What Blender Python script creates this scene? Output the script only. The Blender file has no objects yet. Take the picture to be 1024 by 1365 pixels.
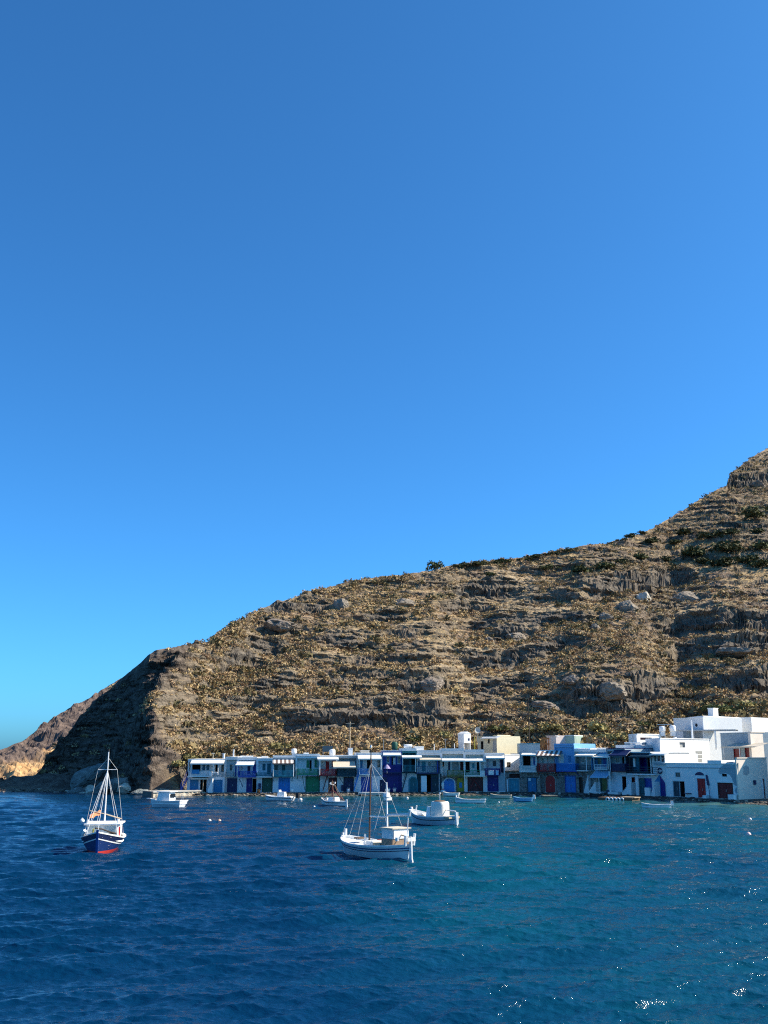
import bpy, math, random
import numpy as np
from mathutils import Vector, Matrix

random.seed(7)
RNG = np.random.default_rng(11)
SC = bpy.context.scene
COL = SC.collection

# ------------------------------------------------------------------ camera model (photo 1024 x 1365)
F, CX, CY, CAMH = 1350.0, 512.0, 682.5, 6.2
TILT = math.atan(319.5 / 1350.0)
CT, ST = math.cos(TILT), math.sin(TILT)

def ray(px, py):
    a = (px - CX) / F; b = (CY - py) / F
    return Vector((a, CT - b * ST, ST + b * CT))
EYE = Vector((0, 0, CAMH))
def atY(px, py, Y):
    r = ray(px, py); return EYE + r * (Y / r.y)
def atZ(px, py, z=0.0):
    r = ray(px, py); return EYE + r * ((z - CAMH) / r.z)
def ue(px, py):
    r = ray(px, py); return r.x / r.y, r.z / r.y

cam_d = bpy.data.cameras.new("camera"); cam = bpy.data.objects.new("camera", cam_d); COL.objects.link(cam)
cam.location = EYE; cam.rotation_euler = (math.pi / 2 + TILT, 0, 0)
cam_d.sensor_fit = 'VERTICAL'; cam_d.sensor_height = 36.0; cam_d.lens = 36.0 * F / 1365.0
cam_d.clip_start = 0.5; cam_d.clip_end = 6000
SC.camera = cam
SC.render.resolution_x, SC.render.resolution_y = 768, 1024

# ------------------------------------------------------------------ object helpers
def lin(h):
    h = h.lstrip('#'); v = [int(h[i:i + 2], 16) / 255 for i in (0, 2, 4)]
    return tuple(c / 12.92 if c <= .04045 else ((c + .055) / 1.055) ** 2.4 for c in v)

def tag(o, label=None, cat=None, group=None, kind=None):
    if label: o['label'] = label
    if cat: o['category'] = cat
    if group: o['group'] = group
    if kind: o['kind'] = kind
    return o

def empty(name, loc, rz=0.0, label=None, cat=None, group=None):
    o = bpy.data.objects.new(name, None); COL.objects.link(o)
    o.location = loc; o.rotation_euler = (0, 0, rz); o.empty_display_size = .3
    return tag(o, label, cat, group)

class MB:
    """collects polygons, then becomes one mesh object"""
    def __init__(s): s.v = []; s.f = []
    def poly(s, pts):
        n = len(s.v); s.v += [tuple(p) for p in pts]; s.f.append(tuple(range(n, n + len(pts)))); return s
    def box(s, x0, x1, y0, y1, z0, z1):
        if x0 > x1: x0, x1 = x1, x0
        if y0 > y1: y0, y1 = y1, y0
        if z0 > z1: z0, z1 = z1, z0
        n = len(s.v)
        s.v += [(x0, y0, z0), (x1, y0, z0), (x1, y1, z0), (x0, y1, z0), (x0, y0, z1), (x1, y0, z1), (x1, y1, z1), (x0, y1, z1)]
        s.f += [tuple(n + i for i in q) for q in ((0, 3, 2, 1), (4, 5, 6, 7), (0, 1, 5, 4), (1, 2, 6, 5), (2, 3, 7, 6), (3, 0, 4, 7))]
        return s
    def hexa(s, p):   # 8 points: bottom ring 4 (ccw from above), top ring 4
        n = len(s.v); s.v += [tuple(q) for q in p]
        s.f += [tuple(n + i for i in q) for q in ((0, 3, 2, 1), (4, 5, 6, 7), (0, 1, 5, 4), (1, 2, 6, 5), (2, 3, 7, 6), (3, 0, 4, 7))]
        return s
    def bar(s, p, q, r, r2=None, n=6):
        p = Vector(p); q = Vector(q); r2 = r if r2 is None else r2
        d = (q - p).normalized(); a = d.orthogonal().normalized(); b = d.cross(a)
        k = len(s.v)
        for c, rr in ((p, r), (q, r2)):
            for i in range(n):
                t = 2 * math.pi * i / n; s.v.append(tuple(c + a * (rr * math.cos(t)) + b * (rr * math.sin(t))))
        for i in range(n):
            j = (i + 1) % n; s.f.append((k + i, k + j, k + n + j, k + n + i))
        s.f.append(tuple(k + i for i in range(n))[::-1]); s.f.append(tuple(k + n + i for i in range(n)))
        return s
    def path(s, pts, r, n=5):
        for a, b in zip(pts[:-1], pts[1:]): s.bar(a, b, r, n=n)
        return s
    def prism(s, poly, y0, y1):   # polygon in (x, z), extruded along y
        n = len(s.v); m = len(poly)
        s.v += [(x, y0, z) for x, z in poly] + [(x, y1, z) for x, z in poly]
        s.f.append(tuple(range(n, n + m))); s.f.append(tuple(range(n + 2 * m - 1, n + m - 1, -1)))
        for i in range(m):
            j = (i + 1) % m; s.f.append((n + i, n + m + i, n + m + j, n + j))
        return s
    def lathe(s, prof, c=(0, 0, 0), n=16, axis='z'):
        k = len(s.v); m = len(prof)
        for r, h in prof:
            for i in range(n):
                t = 2 * math.pi * i / n
                x, y, z = r * math.cos(t), r * math.sin(t), h
                if axis == 'y': x, y, z = x, h, y
                if axis == 'x': x, y, z = h, x, y
                s.v.append((c[0] + x, c[1] + y, c[2] + z))
        for a in range(m - 1):
            for i in range(n):
                j = (i + 1) % n; s.f.append((k + a * n + i, k + a * n + j, k + (a + 1) * n + j, k + (a + 1) * n + i))
        return s
    def grid(s, rows, close=False):   # rows of points -> quads
        k = len(s.v); m = len(rows[0])
        for r in rows: s.v += [tuple(p) for p in r]
        for a in range(len(rows) - 1):
            for i in range(m if close else m - 1):
                j = (i + 1) % m; s.f.append((k + a * m + i, k + a * m + j, k + (a + 1) * m + j, k + (a + 1) * m + i))
        return s
    def build(s, name, mat, parent=None, smooth=False, fix=True):
        me = bpy.data.meshes.new(name); me.from_pydata(s.v, [], s.f)
        if fix:
            import bmesh
            b = bmesh.new(); b.from_mesh(me); bmesh.ops.recalc_face_normals(b, faces=b.faces); b.to_mesh(me); b.free()
        if smooth: me.polygons.foreach_set('use_smooth', [True] * len(me.polygons))
        me.materials.append(mat)
        o = bpy.data.objects.new(name, me); COL.objects.link(o)
        if parent is not None: o.parent = parent
        return o

def mesh_np(name, verts, faces, mat, attrs=None, smooth=True, cols=None):
    """fast mesh from numpy arrays; faces (n,3) or (n,4)"""
    me = bpy.data.meshes.new(name); nv = len(verts); nf, k = faces.shape
    me.vertices.add(nv); me.vertices.foreach_set('co', np.ascontiguousarray(verts, dtype=np.float32).ravel())
    me.loops.add(nf * k); me.polygons.add(nf)
    me.loops.foreach_set('vertex_index', np.ascontiguousarray(faces, dtype=np.int32).ravel())
    me.polygons.foreach_set('loop_start', np.arange(0, nf * k, k, dtype=np.int32))
    me.polygons.foreach_set('loop_total', np.full(nf, k, dtype=np.int32))
    me.polygons.foreach_set('use_smooth', np.full(nf, smooth, dtype=bool))
    me.update(calc_edges=True); me.validate()
    for an, av in (attrs or {}).items():
        at = me.attributes.new(an, 'FLOAT', 'POINT'); at.data.foreach_set('value', np.ascontiguousarray(av, dtype=np.float32).ravel())
    if cols is not None:
        at = me.attributes.new('tint', 'FLOAT_COLOR', 'POINT'); at.data.foreach_set('color', np.ascontiguousarray(cols, dtype=np.float32).ravel())
    me.materials.append(mat)
    o = bpy.data.objects.new(name, me); COL.objects.link(o); return o

# ------------------------------------------------------------------ noise
def _h(ix, iy, seed):
    n = (ix.astype(np.int64) * 374761393 + iy.astype(np.int64) * 668265263 + seed * 1442695041) & 0xffffffff
    n = ((n ^ (n >> 13)) * 1274126177) & 0xffffffff
    return ((n ^ (n >> 16)) & 0xffffff) / float(0xffffff)
def vnoise(x, y, seed=0):
    ix = np.floor(x); iy = np.floor(y); fx = x - ix; fy = y - iy
    fx = fx * fx * fx * (fx * (fx * 6 - 15) + 10); fy = fy * fy * fy * (fy * (fy * 6 - 15) + 10)
    a = _h(ix, iy, seed); b = _h(ix + 1, iy, seed); c = _h(ix, iy + 1, seed); d = _h(ix + 1, iy + 1, seed)
    return (a * (1 - fx) + b * fx) * (1 - fy) + (c * (1 - fx) + d * fx) * fy
def fbm(x, y, o=4, seed=0, gain=.5):
    s = 0; a = 1; t = 0
    for i in range(o):
        s = s + a * (vnoise(x * 2 ** i + i * 17.3, y * 2 ** i - i * 9.1, seed + i) * 2 - 1); t += a; a *= gain
    return s / t
def ridged(x, y, o=4, seed=0):
    s = 0; a = 1; t = 0
    for i in range(o):
        s = s + a * (1 - np.abs(vnoise(x * 2 ** i + i * 7.3, y * 2 ** i + i * 3.1, seed + i) * 2 - 1)); t += a; a *= .5
    return s / t
def sstep(a, b, x):
    t = np.clip((x - a) / (b - a), 0, 1); return t * t * (3 - 2 * t)

# ------------------------------------------------------------------ materials
class NT:
    def __init__(s, name):
        s.m = bpy.data.materials.new(name); s.m.use_nodes = True; s.t = s.m.node_tree; s.n = s.t.nodes
        s.b = s.n['Principled BSDF']
    def node(s, ty, **kw):
        n = s.n.new(ty)
        for k, v in kw.items():
            if k.startswith('_'): setattr(n, k[1:], v)
            else: n.inputs[k.replace('__', ' ')].default_value = v
        return n
    def link(s, a, b): s.t.links.new(a, b)
    def coords(s, scale=(1, 1, 1)):
        c = s.n.new('ShaderNodeTexCoord'); mp = s.n.new('ShaderNodeMapping'); mp.inputs['Scale'].default_value = scale
        s.link(c.outputs['Object'], mp.inputs['Vector']); return mp.outputs['Vector']
    def noise(s, vec, scale, detail=4, rough=.55, dist=0.0):
        n = s.node('ShaderNodeTexNoise', Scale=scale, Detail=detail, Roughness=rough, Distortion=dist); s.link(vec, n.inputs['Vector']); return n.outputs['Fac']
    def ramp(s, fac, stops):
        r = s.n.new('ShaderNodeValToRGB'); e = r.color_ramp.elements
        while len(e) < len(stops): e.new(.5)
        for el, (p, c) in zip(e, stops): el.position = p; el.color = (*c, 1) if len(c) == 3 else c
        s.link(fac, r.inputs['Fac']); return r.outputs['Color']
    def mix(s, fac, a, b, mode='MIX'):
        m = s.n.new('ShaderNodeMix'); m.data_type = 'RGBA'; m.blend_type = mode
        for sock, v in ((m.inputs[0], fac), (m.inputs[6], a), (m.inputs[7], b)):
            if hasattr(v, 'is_linked') or hasattr(v, 'links'): s.link(v, sock)
            else: sock.default_value = v if not isinstance(v, tuple) else ((*v, 1) if len(v) == 3 else v)
        return m.outputs[2]
    def math(s, op, a, b=0.0, clamp=False):
        m = s.n.new('ShaderNodeMath'); m.operation = op; m.use_clamp = clamp
        for sock, v in ((m.inputs[0], a), (m.inputs[1], b)):
            if hasattr(v, 'links'): s.link(v, sock)
            else: sock.default_value = v
        return m.outputs[0]
    def attr(s, name, col=False):
        a = s.n.new('ShaderNodeAttribute'); a.attribute_name = name; return a.outputs['Color' if col else 'Fac']
    def bump(s, h, strength=.4, dist=.05):
        b = s.node('ShaderNodeBump', Strength=strength, Distance=dist); s.link(h, b.inputs['Height']); s.link(b.outputs['Normal'], s.b.inputs['Normal']); return b
    def base(s, c):
        if hasattr(c, 'links'): s.link(c, s.b.inputs['Base Color'])
        else: s.b.inputs['Base Color'].default_value = (*c, 1)
    def rough(s, r, spec=.4): s.b.inputs['Roughness'].default_value = r; s.b.inputs['Specular IOR Level'].default_value = spec

_mats = {}
def paint(name, c, var=.18, rough=.6, scale=2.2, stain=None, bump=.25):
    """painted plaster or boards: patchy tone, a few runs of dirt, faint relief"""
    if name in _mats: return _mats[name]
    t = NT(name); v = t.coords(); n = t.noise(v, scale, 6, .6); n2 = t.noise(t.coords((4, 4, .7)), 2.0, 4)
    lo = tuple(x * (1 - var) for x in c); hi = tuple(min(.9, x * (1 + var * .6)) for x in c)
    col = t.ramp(n, [(.3, lo), (.7, hi)])
    st = stain or tuple(x * .55 + .02 for x in c)
    f = t.ramp(n2, [(.60, (0, 0, 0)), (.78, (.55, .55, .55))])
    col = t.mix(f, col, st)
    t.base(col); t.rough(rough); t.bump(n, bump, .03)
    _mats[name] = t.m; return t.m
def plain(name, c, rough=.5, metal=0.0, spec=.4):
    if name in _mats: return _mats[name]
    t = NT(name); v = t.coords(); n = t.noise(v, 5, 4)
    t.base(t.ramp(n, [(.3, tuple(x * .85 for x in c)), (.7, tuple(min(.95, x * 1.08) for x in c))]))
    t.rough(rough, spec); t.b.inputs['Metallic'].default_value = metal
    _mats[name] = t.m; return t.m
def stonewall(name, a=(.20, .17, .14), b=(.36, .32, .27), mortar=(.42, .40, .37), sc=2.6):
    if name in _mats: return _mats[name]
    t = NT(name); v = t.coords((1, 1, 1.35))
    d = t.n.new('ShaderNodeTexVoronoi'); d.feature = 'DISTANCE_TO_EDGE'; d.inputs['Scale'].default_value = sc; t.link(v, d.inputs['Vector'])
    c = t.n.new('ShaderNodeTexVoronoi'); c.inputs['Scale'].default_value = sc; t.link(v, c.inputs['Vector'])
    sep = t.n.new('ShaderNodeSeparateColor'); t.link(c.outputs['Color'], sep.inputs[0])
    col = t.mix(sep.outputs[0], a, b)
    m = t.ramp(d.outputs['Distance'], [(.02, (1, 1, 1)), (.09, (0, 0, 0))])
    col = t.mix(m, col, mortar); t.base(col); t.rough(.85, .2); t.bump(t.ramp(d.outputs['Distance'], [(0, (0, 0, 0)), (.15, (1, 1, 1))]), .6, .06)
    _mats[name] = t.m; return t.m

class MM: pass
M = MM()
M.white = paint('whitewash', (.78, .78, .76), .07, .8, 1.5, (.52, .50, .46))
M.white2 = paint('old_whitewash', (.72, .72, .70), .12, .8, 1.8, (.36, .34, .31))
M.pale = paint('pale_blue_plaster', (.64, .70, .74), .1, .8, 1.5, (.34, .38, .40))
M.grey = paint('grey_plaster', (.36, .37, .36), .15, .85, 1.4, (.2, .2, .19))
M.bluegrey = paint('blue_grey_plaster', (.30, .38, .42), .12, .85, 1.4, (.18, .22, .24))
M.cream = paint('cream_plaster', (.72, .64, .44), .08, .8, 1.4, (.5, .43, .3))
M.sandpl = paint('sand_plaster', (.74, .65, .55), .07, .85, 1.2, (.52, .41, .30))
M.pink = paint('pinkish_plaster', (.66, .56, .52), .1, .85, 1.4)
M.skyblue = paint('sky_blue_paint', (.16, .38, .66), .12, .6)
M.bright = paint('bright_blue_paint', (.012, .19, .56), .2, .5)
M.royal = paint('royal_blue_paint', (.010, .055, .34), .2, .5)
M.indigo = paint('indigo_paint', (.010, .008, .17), .2, .5)
M.navy = paint('navy_paint', (.008, .016, .08), .2, .5)
M.teal = paint('teal_paint', (.008, .13, .17), .2, .55)
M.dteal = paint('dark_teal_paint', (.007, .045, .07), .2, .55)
M.aqua = paint('aqua_paint', (.03, .26, .36), .2, .55)
M.azure = paint('azure_paint', (.015, .20, .42), .2, .55)
M.green = paint('green_paint', (.012, .20, .09), .2, .55)
M.dgreen = paint('dark_green_paint', (.006, .075, .05), .2, .55)
M.red = paint('red_paint', (.42, .008, .010), .2, .5)
M.dred = paint('dark_red_paint', (.16, .006, .010), .2, .5)
M.maroon = paint('maroon_paint', (.07, .012, .016), .25, .55)
M.olive = paint('olive_paint', (.13, .15, .045), .2, .6)
M.yellow = paint('mustard_paint', (.34, .30, .03), .2, .55)
M.orange = paint('orange_paint', (.55, .17, .04), .2, .55)
M.wood = paint('weathered_wood', (.16, .10, .06), .3, .75, 5)
M.dwood = paint('dark_wood', (.045, .032, .025), .3, .75, 5)
M.lwood = paint('pale_wood', (.42, .33, .22), .2, .7, 5)
M.dark = paint('dark_room', (.018, .018, .022), .3, .9)  # near-black; inside openings this colour stands in for the unlit interior
M.canvas = paint('white_canvas', (.74, .73, .68), .08, .85, 3)
M.tan = paint('tan_canvas', (.58, .51, .40), .1, .85, 3)
M.brown = paint('brown_canvas', (.17, .11, .09), .2, .85, 3)
M.lblue = paint('light_blue_canvas', (.28, .48, .66), .1, .8, 3)
M.stone = stonewall('rubble_masonry')
M.stone2 = stonewall('dark_rubble_masonry', (.10, .095, .09), (.24, .22, .20), (.30, .29, .28))
M.quay = stonewall('quay_masonry', (.34, .28, .2), (.55, .47, .36), (.5, .45, .37), 1.7)
M.concrete = paint('quay_concrete', (.52, .48, .42), .15, .9, 1.2, (.25, .22, .19))
M.wetstone = paint('wet_dark_stone', (.035, .034, .036), .35, .5, 2.5)
M.glass = plain('dark_window_glass', (.012, .016, .022), .08, 0, .6)
M.steel = plain('grey_steel', (.38, .39, .40), .4, .7)
M.black = plain('black_rubber', (.012, .012, .013), .7)
M.plastic = plain('white_plastic', (.78, .78, .76), .35)
M.rope = plain('pale_rope', (.62, .62, .58), .8)
M.drope = plain('brown_rope', (.20, .13, .08), .8)
M.brass = plain('varnished_mast_wood', (.10, .05, .028), .45)
# ------------------------------------------------------------------ sky and sun
SUN_EL, SUN_Y = math.radians(39), 0.05
sdir = Vector((math.cos(SUN_EL), SUN_Y, math.sin(SUN_EL))).normalized()
sun_d = bpy.data.lights.new('sun', 'SUN'); sun = bpy.data.objects.new('sun', sun_d); COL.objects.link(sun)
sun.rotation_euler = (-sdir).to_track_quat('-Z', 'Y').to_euler(); sun.location = (60, 60, 80)
sun_d.energy = 5.0; sun_d.angle = math.radians(.53); sun_d.color = (1.0, .88, .70)
W = bpy.data.worlds.new('World'); SC.world = W; W.use_nodes = True
wn, wl = W.node_tree.nodes, W.node_tree.links
bg = wn['Background']; sky = wn.new('ShaderNodeTexSky'); sky.sky_type = 'NISHITA'; sky.sun_disc = False
sky.sun_elevation = SUN_EL; sky.sun_rotation = math.atan2(sdir.x, sdir.y)
sky.altitude = 0; sky.air_density = .7; sky.dust_density = 1.0; sky.ozone_density = 8.0
hsv = wn.new('ShaderNodeHueSaturation'); hsv.inputs['Saturation'].default_value = 1.0
cool = wn.new('ShaderNodeMix'); cool.data_type = 'RGBA'; cool.blend_type = 'MULTIPLY'; cool.inputs[0].default_value = 1; cool.inputs[7].default_value = (.49, 1.15, 1.38, 1)
wl.new(sky.outputs[0], hsv.inputs['Color']); wl.new(hsv.outputs[0], cool.inputs[6]); wl.new(cool.outputs[2], bg.inputs['Color']); bg.inputs['Strength'].default_value = .10
SC.view_settings.view_transform = 'Standard'; SC.view_settings.look = 'None'; SC.view_settings.exposure = .8; SC.view_settings.gamma = 1
SC.cycles.max_bounces = 6; SC.cycles.use_denoising = False; SC.cycles.filter_width = 1.15
# ------------------------------------------------------------------ shoreline and hill as one height field
FAC = [(-600, 172), (0, 168), (95, 165.5), (150, 159.5), (190, 154.5), (245, 153), (340, 153), (500, 155), (600, 155.5), (700, 155), (750, 153), (820, 147.5), (880, 141), (900, 138), (985, 130.5), (1012, 129.5), (1100, 129), (1500, 128)]
def facY(px): return float(np.interp(px, [p for p, _ in FAC], [y for _, y in FAC]))
def u_of(px, py=1055): return ue(px, py)[0]
SKYL = [(-700, 1075), (-120, 1062), (0, 1057), (34, 1050), (58, 1020), (82, 990), (104, 960), (124, 936), (150, 915), (185, 885), (205, 868), (240, 861), (285, 854), (300, 841), (345, 813), (400, 794), (440, 781),
        (500, 769), (560, 763), (600, 755), (650, 749), (700, 743), (760, 731), (830, 719), (870, 704), (900, 686), (940, 661), (968, 646), (976, 630), (1000, 611), (1024, 597), (1090, 570), (1250, 520), (1600, 500)]
NC, NS = 1300, 640
U = np.linspace(-.62, .70, NC)
su = np.array([ue(*p)[0] for p in SKYL]); se = np.array([ue(*p)[1] for p in SKYL])
E = np.interp(U, su, se)
fu = np.array([u_of(p) for p, _ in FAC]); YF = np.interp(U, fu, [y for _, y in FAC])
pu = lambda a: [u_of(p) for p in a]
vill = sstep(u_of(225), u_of(250), U)
PD = np.interp(U, pu([-300, 200, 250, 580, 630, 790, 850, 915, 1200]), [0, 0, 9, 9, 16, 16, 26, 44, 46])
ZB = np.interp(U, pu([-300, 200, 250, 580, 630, 790, 850, 915, 1200]), [.2, .4, 4.6, 4.6, 5.6, 5.6, 7.2, 10.0, 10.0])
SL = np.interp(U, pu([-300, 100, 150, 235, 275, 330, 700, 1024]), [.9, 1.0, 1.2, 1.2, .85, .66, .60, .58])
COVE = 7 * (1 - sstep(u_of(140), u_of(192), U)) * sstep(u_of(-60), u_of(40), U)
YB = YF + PD + .3 + 1.2 * vill + COVE
ZB = ZB + COVE * .28
YR = (SL * YB + CAMH - ZB) / (SL - E)
YR = np.maximum(YR, YB + 1.0)
# small irregularities of the crest itself
ZR = CAMH + E * YR
ns = np.linspace(0, 1, NS)
rows_front = np.array([-9, -5, -3.6, -2.9, -2.3, -1.8, -1.4, -1.0, -.6, -.2, .0])
Yr = []
for k in rows_front: Yr.append(YF + k)
for k in np.linspace(.12, 1, 14): Yr.append(YF + (YB - YF) * k)
nfront = len(Yr)
for s in ns[1:]: Yr.append(YB + (YR - YB) * s)
for k in (1.2, 2.6, 4.5, 7, 11, 18, 30, 50, 80, 130): Yr.append(YR + k)
Yg = np.array(Yr); NR = len(Yg)
Ug = np.broadcast_to(U, Yg.shape); Xg = Ug * Yg
PW = 1 - .10 * sstep(u_of(172), u_of(196), U) * (1 - sstep(u_of(232), u_of(285), U))
def base_height(Yg):
    s = (Yg - YB) / (YR - YB)
    z = ZB + (ZR - ZB) * np.clip(s, 0, 1) ** PW
    fall = 1 - sstep(u_of(300), u_of(460), U)
    z = np.where(s > 1, ZR + (Yg - YR) * (.10 - .62 * fall) - ((Yg - YR) ** 2) * .0016 * (1 - fall), z)
    z = np.maximum(z, -3.0)
    # shore in front and platform below the houses
    d = Yg - YF
    plat = np.where(d < 0, np.interp(d, [-9, -4.2, -2.7, -1.5, 0], [-2.4, -.7, -.05, .30, .42]), .42)
    t = sstep(YB - 1.2, YB, Yg)
    zv = np.where(s <= 0, plat * (1 - t) + ZB * t, z)
    zc = np.where(s <= 0, np.interp(d, [-9, -4, -1.2, 0], [-3.0, -1.2, -.2, .2]) + np.clip(d / np.maximum(YB - YF, .3), 0, 1) * (ZB - .2) + sstep(.3, 2, d) * COVE / 7 * (ridged(Xg * .25, Yg * .3, 4, 63) - .5) * 1.6, z)
    return zc * (1 - vill) + zv * vill, s
Zg, Sg = base_height(Yg)
pxg = (Ug - u_of(512)) / (u_of(1012) - u_of(512)) * 500 + 512
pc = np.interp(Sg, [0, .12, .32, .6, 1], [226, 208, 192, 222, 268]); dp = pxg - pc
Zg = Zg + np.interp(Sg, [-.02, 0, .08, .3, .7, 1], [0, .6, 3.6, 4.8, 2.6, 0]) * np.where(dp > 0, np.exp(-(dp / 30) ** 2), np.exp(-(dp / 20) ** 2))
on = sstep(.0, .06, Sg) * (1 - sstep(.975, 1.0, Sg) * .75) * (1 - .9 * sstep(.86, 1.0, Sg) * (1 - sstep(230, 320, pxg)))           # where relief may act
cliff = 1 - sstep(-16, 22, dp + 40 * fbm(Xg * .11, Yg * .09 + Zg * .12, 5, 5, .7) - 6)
# terraces of the photo: polyline in the photo, height of the step (m)
SCARP = [([(343, 815), (437, 805)], 2.6), ([(340, 843), (404, 838)], 4.2), ([(425, 853), (491, 848)], 2.6), ([(322, 864), (384, 860)], 2.6), ([(596, 790), (690, 784)], 2.8),
         ([(585, 809), (652, 806)], 2.4), ([(372, 956), (480, 951), (604, 944)], 3.6), ([(530, 908), (600, 900)], 3.6), ([(290, 878), (352, 874)], 3.2), ([(480, 824), (540, 820)], 2.8),
         ([(650, 842), (706, 834)], 3.8), ([(776, 786), (850, 772), (930, 766)], 4.2), ([(615, 787), (690, 782)], 2.8), ([(620, 838), (700, 830), (795, 815)], 4.0), ([(875, 838), (950, 830), (1100, 818)], 4.2),
         ([(615, 880), (700, 868), (785, 850)], 3.2), ([(890, 868), (960, 856), (1100, 836)], 4.8), ([(846, 915), (940, 905), (1100, 896)], 4.2), ([(626, 914), (714, 902)], 5.2), ([(750, 930), (880, 914)], 5.0),
         ([(962, 644), (1100, 628)], 7.0), ([(420, 905), (520, 893)], 2.2), ([(330, 916), (400, 905)], 2.6), ([(410, 880), (600, 868)], 1.8), ([(520, 840), (610, 834)], 2.0), ([(700, 800), (780, 792)], 2.2),
         ([(300, 935), (372, 925)], 2.4), ([(560, 775), (620, 770)], 1.6), ([(690, 762), (800, 752)], 1.8), ([(860, 745), (1100, 742)], 1.6), ([(205, 992), (262, 985)], 2.2)]
wig = fbm(Xg * .16, Yg * .05, 3, 31)
rockA = np.zeros_like(Zg)
for k, (pl, h) in enumerate(SCARP):
    uu = np.array([ue(*p)[0] for p in pl]); ee = np.array([ue(*p)[1] for p in pl])
    es = np.interp(U, uu, ee)
    Ys = (SL * YB + CAMH - ZB) / (SL - es)
    L = uu[-1] - uu[0]
    w = sstep(uu[0] - .012, uu[0] + .012, U) * (1 - sstep(uu[-1] - .012, uu[-1] + .012, U))
    br = .45 + .75 * vnoise(U * 22 + k * 13.7, U * 0, 3 + k)          # broken along its length
    d = Yg - Ys + wig * 2.2
    hh = h * w * br
    dz = np.where(d < 0, -.55 * np.exp(np.clip(d, -60, 0) / 5.0), .45 * np.exp(-np.clip(d, 0, 200) / 6.0))
    hw = .40 + .20 * h; stepf = sstep(-hw, hw, d + .5 * fbm(Xg * .5, Yg * .4, 3, 35))
    dz = np.where(d < hw, -.55 * np.exp(np.clip(d + hw, -60, 0) / 5.0) * (1 - stepf) + .45 * stepf, dz)
    Zg = Zg + dz * hh * 1.05 * on
    rockA = np.maximum(rockA, w * np.exp(-(d / (.7 + .2 * h)) ** 2) * np.clip(h / 2.6, 0, 1)); ledge = np.maximum(ledge, w * np.exp(-((d - 1.2 - .2 * h) / .9) ** 2)) if k else w * np.exp(-((d - 1.2 - .2 * h) / .9) ** 2)
# finer field terraces, rock relief, tussock relief
q = Zg + fbm(Xg * .045, Yg * .045, 3, 9) * 2.0 - .03 * Xg
per = 3.1; fr = q / per - np.floor(q / per)
g = np.where(fr < .74, fr * .5, .37 + (fr - .74) / .26 * .63)
tm = sstep(.30, .55, vnoise(Xg * .045 + 3, Yg * .06, 77)) * on * (1 - cliff) * .9
fledge = tm * (np.exp(-((fr - .12) / .12) ** 2)); friser = tm * sstep(.74, .82, fr) * (vnoise(Xg * .12, Zg * .3, 78) > .38)
Zg = Zg + (g - fr) * per * tm
YZ = Yg * .8 + Zg * 1.5
rk = sstep(.52, .68, fbm(Xg * .05, Yg * .07, 4, 41) * .5 + .5) * on * (1 - cliff)
Zg = Zg + rk * (ridged(Xg * .22, YZ * .30, 5, 51) - .55) * 1.7
Zg = Zg + cliff * on * ((ridged(Xg * .10 + YZ * .03, YZ * .14, 6, 61) - .55) * 4.4 + (ridged(Xg * .4, YZ * .5, 4, 66) - .5) * 2.0 + (ridged(Xg * 1.1 + YZ * .3, YZ * 1.0, 3, 67) - .5) * .8)
amp = .25 + .75 * vill
Zg = Zg + on * amp * (fbm(Xg * .35, YZ * .40, 4, 71) * .75 + fbm(Xg * 1.1, YZ * 1.5, 2, 81) * .30) + sstep(0, .05, Sg) * fbm(Xg * .5, YZ * .6, 4, 91) * .28
rockA = np.clip(np.maximum(np.maximum(rockA, rk * .6), friser * .8), 0, 1)
sand = np.clip(sstep(.55, .75, vnoise(Xg * .06, Yg * .06 + 40, 15)) + ledge * 1.2 + fledge * .7, 0, 1.3) * on
shoreband = ((Sg <= 0) & ((Yg - YF < .8) | (vill > .5))).astype(float)
# valley cut left of the big hill so that its flank stays rugged
def grid_faces(nr, nc):
    i = np.arange(nr - 1)[:, None] * nc + np.arange(nc - 1)[None, :]
    return np.stack([i, i + 1, i + 1 + nc, i + nc], -1).reshape(-1, 4)

t = NT('dry_hillside'); v = t.coords()
n1 = t.noise(v, .16, 5, .6); n2 = t.noise(v, 1.1, 5, .65); n3 = t.noise(v, 4.5, 3, .6)
grass = t.ramp(n2, [(.30, (.15, .102, .052)), (.44, (.38, .264, .125)), (.58, (.56, .40, .20)), (.75, (.64, .49, .27))])
soil = t.ramp(n2, [(.3, (.17, .112, .072)), (.52, (.37, .248, .155)), (.75, (.53, .385, .235))])
col = t.mix(t.ramp(n1, [(.42, (0, 0, 0)), (.60, (1, 1, 1))]), grass, soil)
col = t.mix(t.math('MULTIPLY', t.attr('sand'), .7), col, t.ramp(n3, [(.3, (.40, .29, .17)), (.7, (.62, .48, .29))]))
rockc = t.ramp(t.noise(v, .9, 6, .7, .6), [(.28, (.05, .042, .036)), (.45, (.13, .11, .09)), (.60, (.21, .18, .145)), (.78, (.36, .32, .265))])
gm = t.n.new('ShaderNodeNewGeometry'); sx = t.n.new('ShaderNodeSeparateXYZ'); t.link(gm.outputs['True Normal'], sx.inputs[0])
steep = t.ramp(sx.outputs['Z'], [(.50, (1, 1, 1)), (.70, (0, 0, 0))])
rf = t.math('MAXIMUM', t.attr('rock'), t.math('MULTIPLY', steep, .8), True)
col = t.mix(rf, col, rockc)
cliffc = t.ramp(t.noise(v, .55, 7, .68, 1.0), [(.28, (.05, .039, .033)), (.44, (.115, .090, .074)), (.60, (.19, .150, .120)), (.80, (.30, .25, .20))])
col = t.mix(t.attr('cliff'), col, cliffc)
shc = t.ramp(n3, [(.30, (.03, .027, .024)), (.5, (.13, .115, .095)), (.7, (.36, .32, .26))])
col = t.mix(t.attr('shore'), col, shc)
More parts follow.
